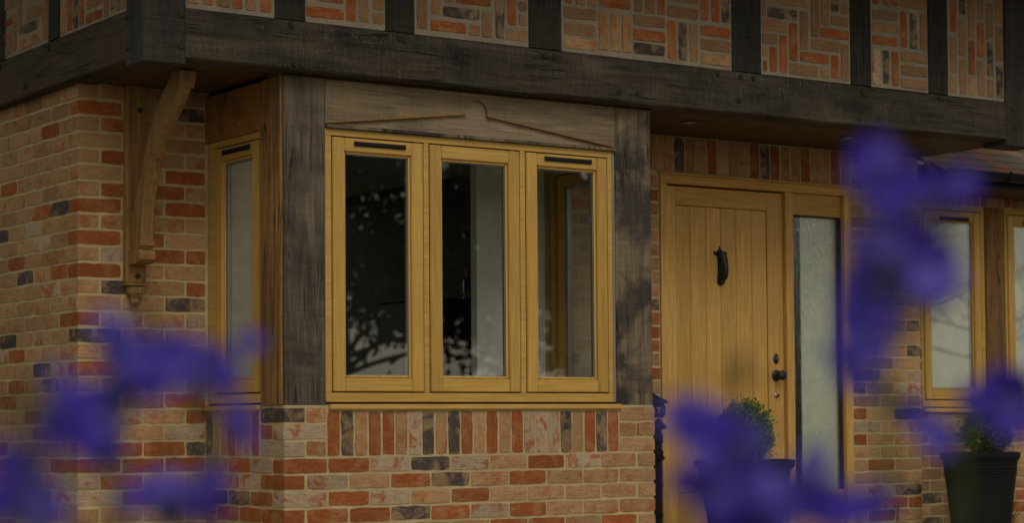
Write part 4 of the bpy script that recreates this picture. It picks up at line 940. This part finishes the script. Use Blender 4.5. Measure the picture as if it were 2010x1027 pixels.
bm = bmesh.new(); lathe(bm, [(.0125, .1425), (.0125, .165), (.016, .167), (.016, .19), (.012, .195)], 14); obj('bottle_neck', bm, plain('amber_foil', (.35, .17, .04), .4, .3), bt, Matrix.Translation((7.09, 10.92, .766)), True)
bm = bmesh.new(); lathe(bm, [(.0325, .02), (.0325, .052)], 18); obj('bottle_label', bm, plain('yellow_label', (.55, .38, .06), .7), bt, Matrix.Translation((7.09, 10.92, .766)), True)
# loose papers on the inner sill of the bay
bm = bmesh.new(); pw = [bm.verts.new((5.70 + i * .07, YB + .10 + j * .045, .108 + .118 + .022 * math.sin(i * .9 + .6 + j))) for i in range(5) for j in range(3)]
for i in range(4):
    for j in range(2): bm.faces.new((pw[i * 3 + j], pw[i * 3 + 3 + j], pw[i * 3 + 4 + j], pw[i * 3 + 1 + j]))
for v in pw: pass
geo = bmesh.ops.extrude_face_region(bm, geom=bm.faces[:]); 
for v in [g_ for g_ in geo['geom'] if isinstance(g_, bmesh.types.BMVert)]: v.co.z = .1085
bmesh.ops.recalc_face_normals(bm, faces=bm.faces[:])
o = obj('paper_stack', bm, plain('white_paper', (.62, .60, .64), .8)); tagp(o, 'loose heap of white papers on the sill behind the middle pane', 'papers')

# ------------------------------------------------------------------ the garden behind the camera, seen only as reflections
M_TREE = leaf_mat('dark_evergreen_leaf', (.012, .022, .008), (.03, .05, .016), .1, .2)
M_TREE2 = leaf_mat('mid_green_leaf', (.03, .05, .018), (.06, .09, .03), .15, .2)
M_BARK = plain('grey_brown_bark', (.09, .075, .06), .95, bumpsc=14)
def tree(x, y, r_, h, z0, n, mat, label, seed, leaf=.30, name='garden_tree', bare=False):
    e = empty(name, (x, y, GZ), label, 'tree', 'garden trees facing the house'); rnd = random.Random(seed)
    bm = bmesh.new(); tube(bm, [(x, y, GZ - .1), (x + .1, y, GZ + h * .3), (x - .1, y + .1, GZ + h * .6), (x, y, GZ + h * .92)], [r_ * .075, r_ * .055, r_ * .035, .03], 9)
    def limb(p, d_, L, w_, lev):
        q = p + d_ * L * .5 + Vector((rnd.uniform(-.1, .1), rnd.uniform(-.1, .1), rnd.uniform(0, .12))) * L; e_ = p + d_ * L + Vector((0, 0, .1 * L))
        tube(bm, [p, q, e_], [w_, w_ * .7, w_ * .4], 5 if lev else 6)
        if lev > 0:
            for _ in range(4 if bare else 2):
                dd_ = (d_ + Vector((rnd.gauss(0, .55), rnd.gauss(0, .55), rnd.gauss(.1, .4)))).normalized()
                limb(p.lerp(e_, rnd.uniform(.35, .95)), dd_, L * rnd.uniform(.45, .65), w_ * .5, lev - 1)
    for i in range(15 if bare else 12):
        a = i * 2.4; z = GZ + h * rnd.uniform(.22, .85); d_ = Vector((math.cos(a), math.sin(a), rnd.uniform(.1, .6))).normalized()
        limb(Vector((x, y, z)), d_, r_ * rnd.uniform(.5, .85), r_ * .02, 3 if bare else 1)
    obj('trunk', bm, M_BARK, e)
    if n:
        cl = []
        for _ in range(60):
            a = rnd.uniform(0, 6.28); z = rnd.random(); rr_ = r_ * math.sqrt(rnd.random()) * (1 - .55 * z) ; cl.append(Vector((x + rr_ * math.cos(a), y + rr_ * math.sin(a), z0 + (h + GZ - z0) * z)))
        def pl(q):
            c = q.choice(cl); d_ = Vector((q.gauss(0, 1), q.gauss(0, 1), q.gauss(0, .7))); 
            return c + d_ * r_ * .13, d_.normalized()
        bm = bmesh.new(); leaf_cloud(bm, n, pl, leaf, rnd); obj('crown', bm, mat, e)
for i, (x, y, r_, h, z0, n, mt, lb) in enumerate((
    (24.5, -26, 4.6, 8.0, 2.5, 14000, M_TREE, 'dense dark evergreen facing the left casement'),
    (30.8, -28, 4.4, 7.6, 1.9, 10000, M_TREE, 'broad dark evergreen facing the middle casement'),
    (35.5, -27, 3.2, 7.2, 1.0, 12000, M_TREE, 'slim dark evergreen facing the right casement'),
    (19.0, -30, 4.0, 7.5, 1.2, 9000, M_TREE2, 'mid green tree behind the dense evergreen'),
    (40.2, -24.0, 1.5, 7.0, -.2, 9000, M_TREE2, 'narrow green tree facing the sidelight'))):
    tree(x, y, r_, h, z0, n, mt, lb, 50 + i)
tree(39.0, -20, 3.0, 9, 0, 0, None, 'bare branched tree facing the door', 71, bare=True)
tree(47.5, -25, 3.2, 9, 0, 0, None, 'bare branched tree facing the right hand windows', 72, bare=True)
he = empty('garden_hedge', (30, -33, GZ), 'long clipped dark hedge at the end of the lawn', 'hedge'); bm = bmesh.new(); rnd = random.Random(4)
def hp(q):
    x = q.uniform(5, 60); h_ = 1.75 + .45 * noise.noise(Vector((x * .5, 0, 0))); z = GZ + h_ * math.sqrt(q.random()); return Vector((x, -33 + q.uniform(-.5, .5), z)), Vector((0, 1, .3))
leaf_cloud(bm, 16000, hp, .22, rnd); obj('foliage', bm, M_TREE2, he)
bm = bmesh.new(); bx(bm, (5, -33.4, GZ - .05), (60, -32.7, GZ + .9)); obj('hedge_core', bm, M_TREE, he)

# ------------------------------------------------------------------ flowers close to the camera (thrown out of focus by the lens)
def petal_mat(name, a, b):
    m = NT(name); v = m.coord(rnd=True); n = m.noise(v, 45, 3)
    m.col(m.mix(m.ramp(n, BW(.35, .65)), a, b)); m.set(Roughness=.6, Specular_IOR_Level=.2)
    t = m.n('ShaderNodeBsdfTranslucent'); t.inputs[0].default_value = (*b, 1)
    mx = m.n('ShaderNodeMixShader'); mx.inputs[0].default_value = .3
    m.l(m.b.outputs[0], mx.inputs[1]); m.l(t.outputs[0], mx.inputs[2]); m.l(mx.outputs[0], m.t.nodes['Material Output'].inputs['Surface']); return m.m
M_PET = [petal_mat('violet_blue_petal', (.08, .045, .54), (.115, .075, .64)), petal_mat('deep_violet_petal', (.05, .022, .36), (.08, .04, .48)), petal_mat('lavender_petal', (.155, .12, .64), (.20, .16, .72))]
M_STEM = leaf_mat('grey_green_stem', (.05, .085, .02), (.085, .13, .03), .1)
def flower_mesh(seed, mat):
    rnd = random.Random(seed); bm = bmesh.new()
    for k in range(5):
        a = 2 * math.pi * k / 5 + rnd.uniform(-.15, .15); tilt = rnd.uniform(.1, .5); w_ = rnd.uniform(.40, .52)
        g = []
        for i in range(5):
            t = i / 4; rad_ = .10 + .9 * t; wid = w_ * math.sin(math.pi * min(1, .12 + t * .80)) ** .8
            for j in (-1, 0, 1):
                loc = Vector((rad_, j * wid, tilt * t * t + .10 * abs(j) - .05 + rnd.uniform(-.03, .03)))
                g.append(bm.verts.new(Matrix.Rotation(a, 3, 'Z') @ loc))
        for i in range(4):
            for j in range(2): bm.faces.new((g[i * 3 + j], g[i * 3 + j + 1], g[(i + 1) * 3 + j + 1], g[(i + 1) * 3 + j]))
    tube(bm, [(0, 0, .02), (.05, 0, -.35), (.12, 0, -.75)], [.16, .10, .03], 6)
    me = mesh_of(bm, 'flower', True, 180); me.materials.append(mat); return me
def bud_mesh(seed):
    rnd = random.Random(seed); bm = bmesh.new()
    for k in range(26):
        d_ = Vector((rnd.gauss(0, 1), rnd.gauss(0, 1), rnd.gauss(0, 1))).normalized(); p = d_ * rnd.uniform(.1, .7); w_ = d_.orthogonal().normalized() * .16
        v = [bm.verts.new(q) for q in (p, p + d_ * .25 + w_, p + d_ * .55, p + d_ * .25 - w_)]; bm.faces.new(v)
    tube(bm, [(0, 0, -.7), (0, 0, 0), (.05, 0, .6)], [.12, .28, .06], 6)
    me = mesh_of(bm, 'bud', True, 180); me.materials.append(M_BUD); return me
M_BUD = leaf_mat('brown_green_bud', (.03, .035, .016), (.06, .07, .03), .1)
BMS = [bud_mesh(i) for i in range(3)]
FM = [flower_mesh(i, M_PET[(0, 1, 2, 0, 2, 1, 0, 2)[i % 8]]) for i in range(8)]
CAMP = Vector((0, 0, 0))
names = {'L1': 'deep violet larkspur at the bottom left corner of the photo', 'L2': 'violet blue larkspur in front of the left brick corner', 'L3': 'violet blue larkspur in front of the narrow side window',
 'R1': 'violet blue larkspur in front of the door planter', 'R2': 'tall lavender blue larkspur right of the front door', 'R3': 'low violet larkspur at the foot of the brick pier', 'R4': 'violet larkspur in front of the right hand planter'}
for key, ((sx, sy), fl_all) in FLOWERS.items():
    fl = [p for p in fl_all if p[3] > 0]; buds = [p for p in fl_all if p[3] < 0]
    rnd = random.Random(ord(key[1]) * 7 + ord(key[0]))
    e = empty('larkspur', (sx, sy, GZ), names[key], 'flower', 'blurred blue flowers close to the lens')
    top = max(p[2] for p in fl)
    low = [p for p in fl]
    mx_ = sum(p[0] for p in low) / len(low); my_ = sum(p[1] for p in low) / len(low)
    base = Vector((sx, sy, GZ)); tip = Vector((mx_, my_, top - .01))
    pts = [base, base.lerp(tip, .35) + Vector((.004, .003, 0)), base.lerp(tip, .7) + Vector((-.003, .002, 0)), tip]
    bm = bmesh.new(); tube(bm, pts, [.0048, .0042, .0034, .0018], 7)
    def on_stem(z):
        t = min(1, max(0, (z - GZ) / (tip.z - GZ))); return base.lerp(tip, t)
    for p in fl:
        P = Vector(p[:3]); a = on_stem(P.z - .022); tube(bm, [a, (a + P) / 2 + Vector((0, 0, -.003)), P], [.0014, .0011, .001], 5)
    obj('stem', bm, M_STEM, e)
    for i, p in enumerate(fl):
        P = Vector(p[:3]); r0 = p[3]
        todo = [(P, r0 * 1.2)]
        for q in range(4): todo.append((P + Vector((rnd.uniform(-.75, .75), rnd.uniform(-.6, .6), rnd.uniform(-.7, .7))) * r0, r0 * rnd.uniform(.5, .75)))
        for (Q, rr_) in todo:
            face = (CAMP - Q).normalized() + Vector((rnd.uniform(-.6, .6), rnd.uniform(-.6, .6), rnd.uniform(-.3, .6))); face.normalize()
            R_ = face.to_track_quat('Z', 'Y').to_matrix().to_4x4()
            link('flower', random.choice(FM), None, e, Matrix.Translation(Q) @ R_ @ Matrix.Rotation(rnd.uniform(0, 6.28), 4, 'Z') @ Matrix.Diagonal((rr_, rr_, rr_ * .8, 1)))
    for p in buds:
        rr_ = -p[3]
        link('flower_bud', random.choice(BMS), None, e, Matrix.Translation(p[:3]) @ Matrix.Rotation(rnd.uniform(0, 6.28), 4, 'Z') @ Matrix.Diagonal((rr_, rr_, rr_ * 1.3, 1)))
    lm = bmesh.new()
    for q in range(26):
        t = rnd.uniform(.05, .93); p = base.lerp(tip, t); a = rnd.uniform(0, 6.28); d_ = Vector((math.cos(a), math.sin(a), .45)).normalized(); w_ = d_.cross(Vector((0, 0, 1))).normalized(); L = rnd.uniform(.03, .07) * (1.15 - .75 * t)
        for fan in (-.7, -.35, 0, .35, .7):
            dd_ = (d_ + w_ * fan).normalized(); ww = dd_.cross(Vector((0, 0, 1))).normalized() * L * .07
            v = [lm.verts.new(x) for x in (p, p + dd_ * L * .5 + ww, p + dd_ * L - Vector((0, 0, L * .2)), p + dd_ * L * .5 - ww)]
            lm.faces.new(v)
    obj('leaves', lm, M_STEM, e)
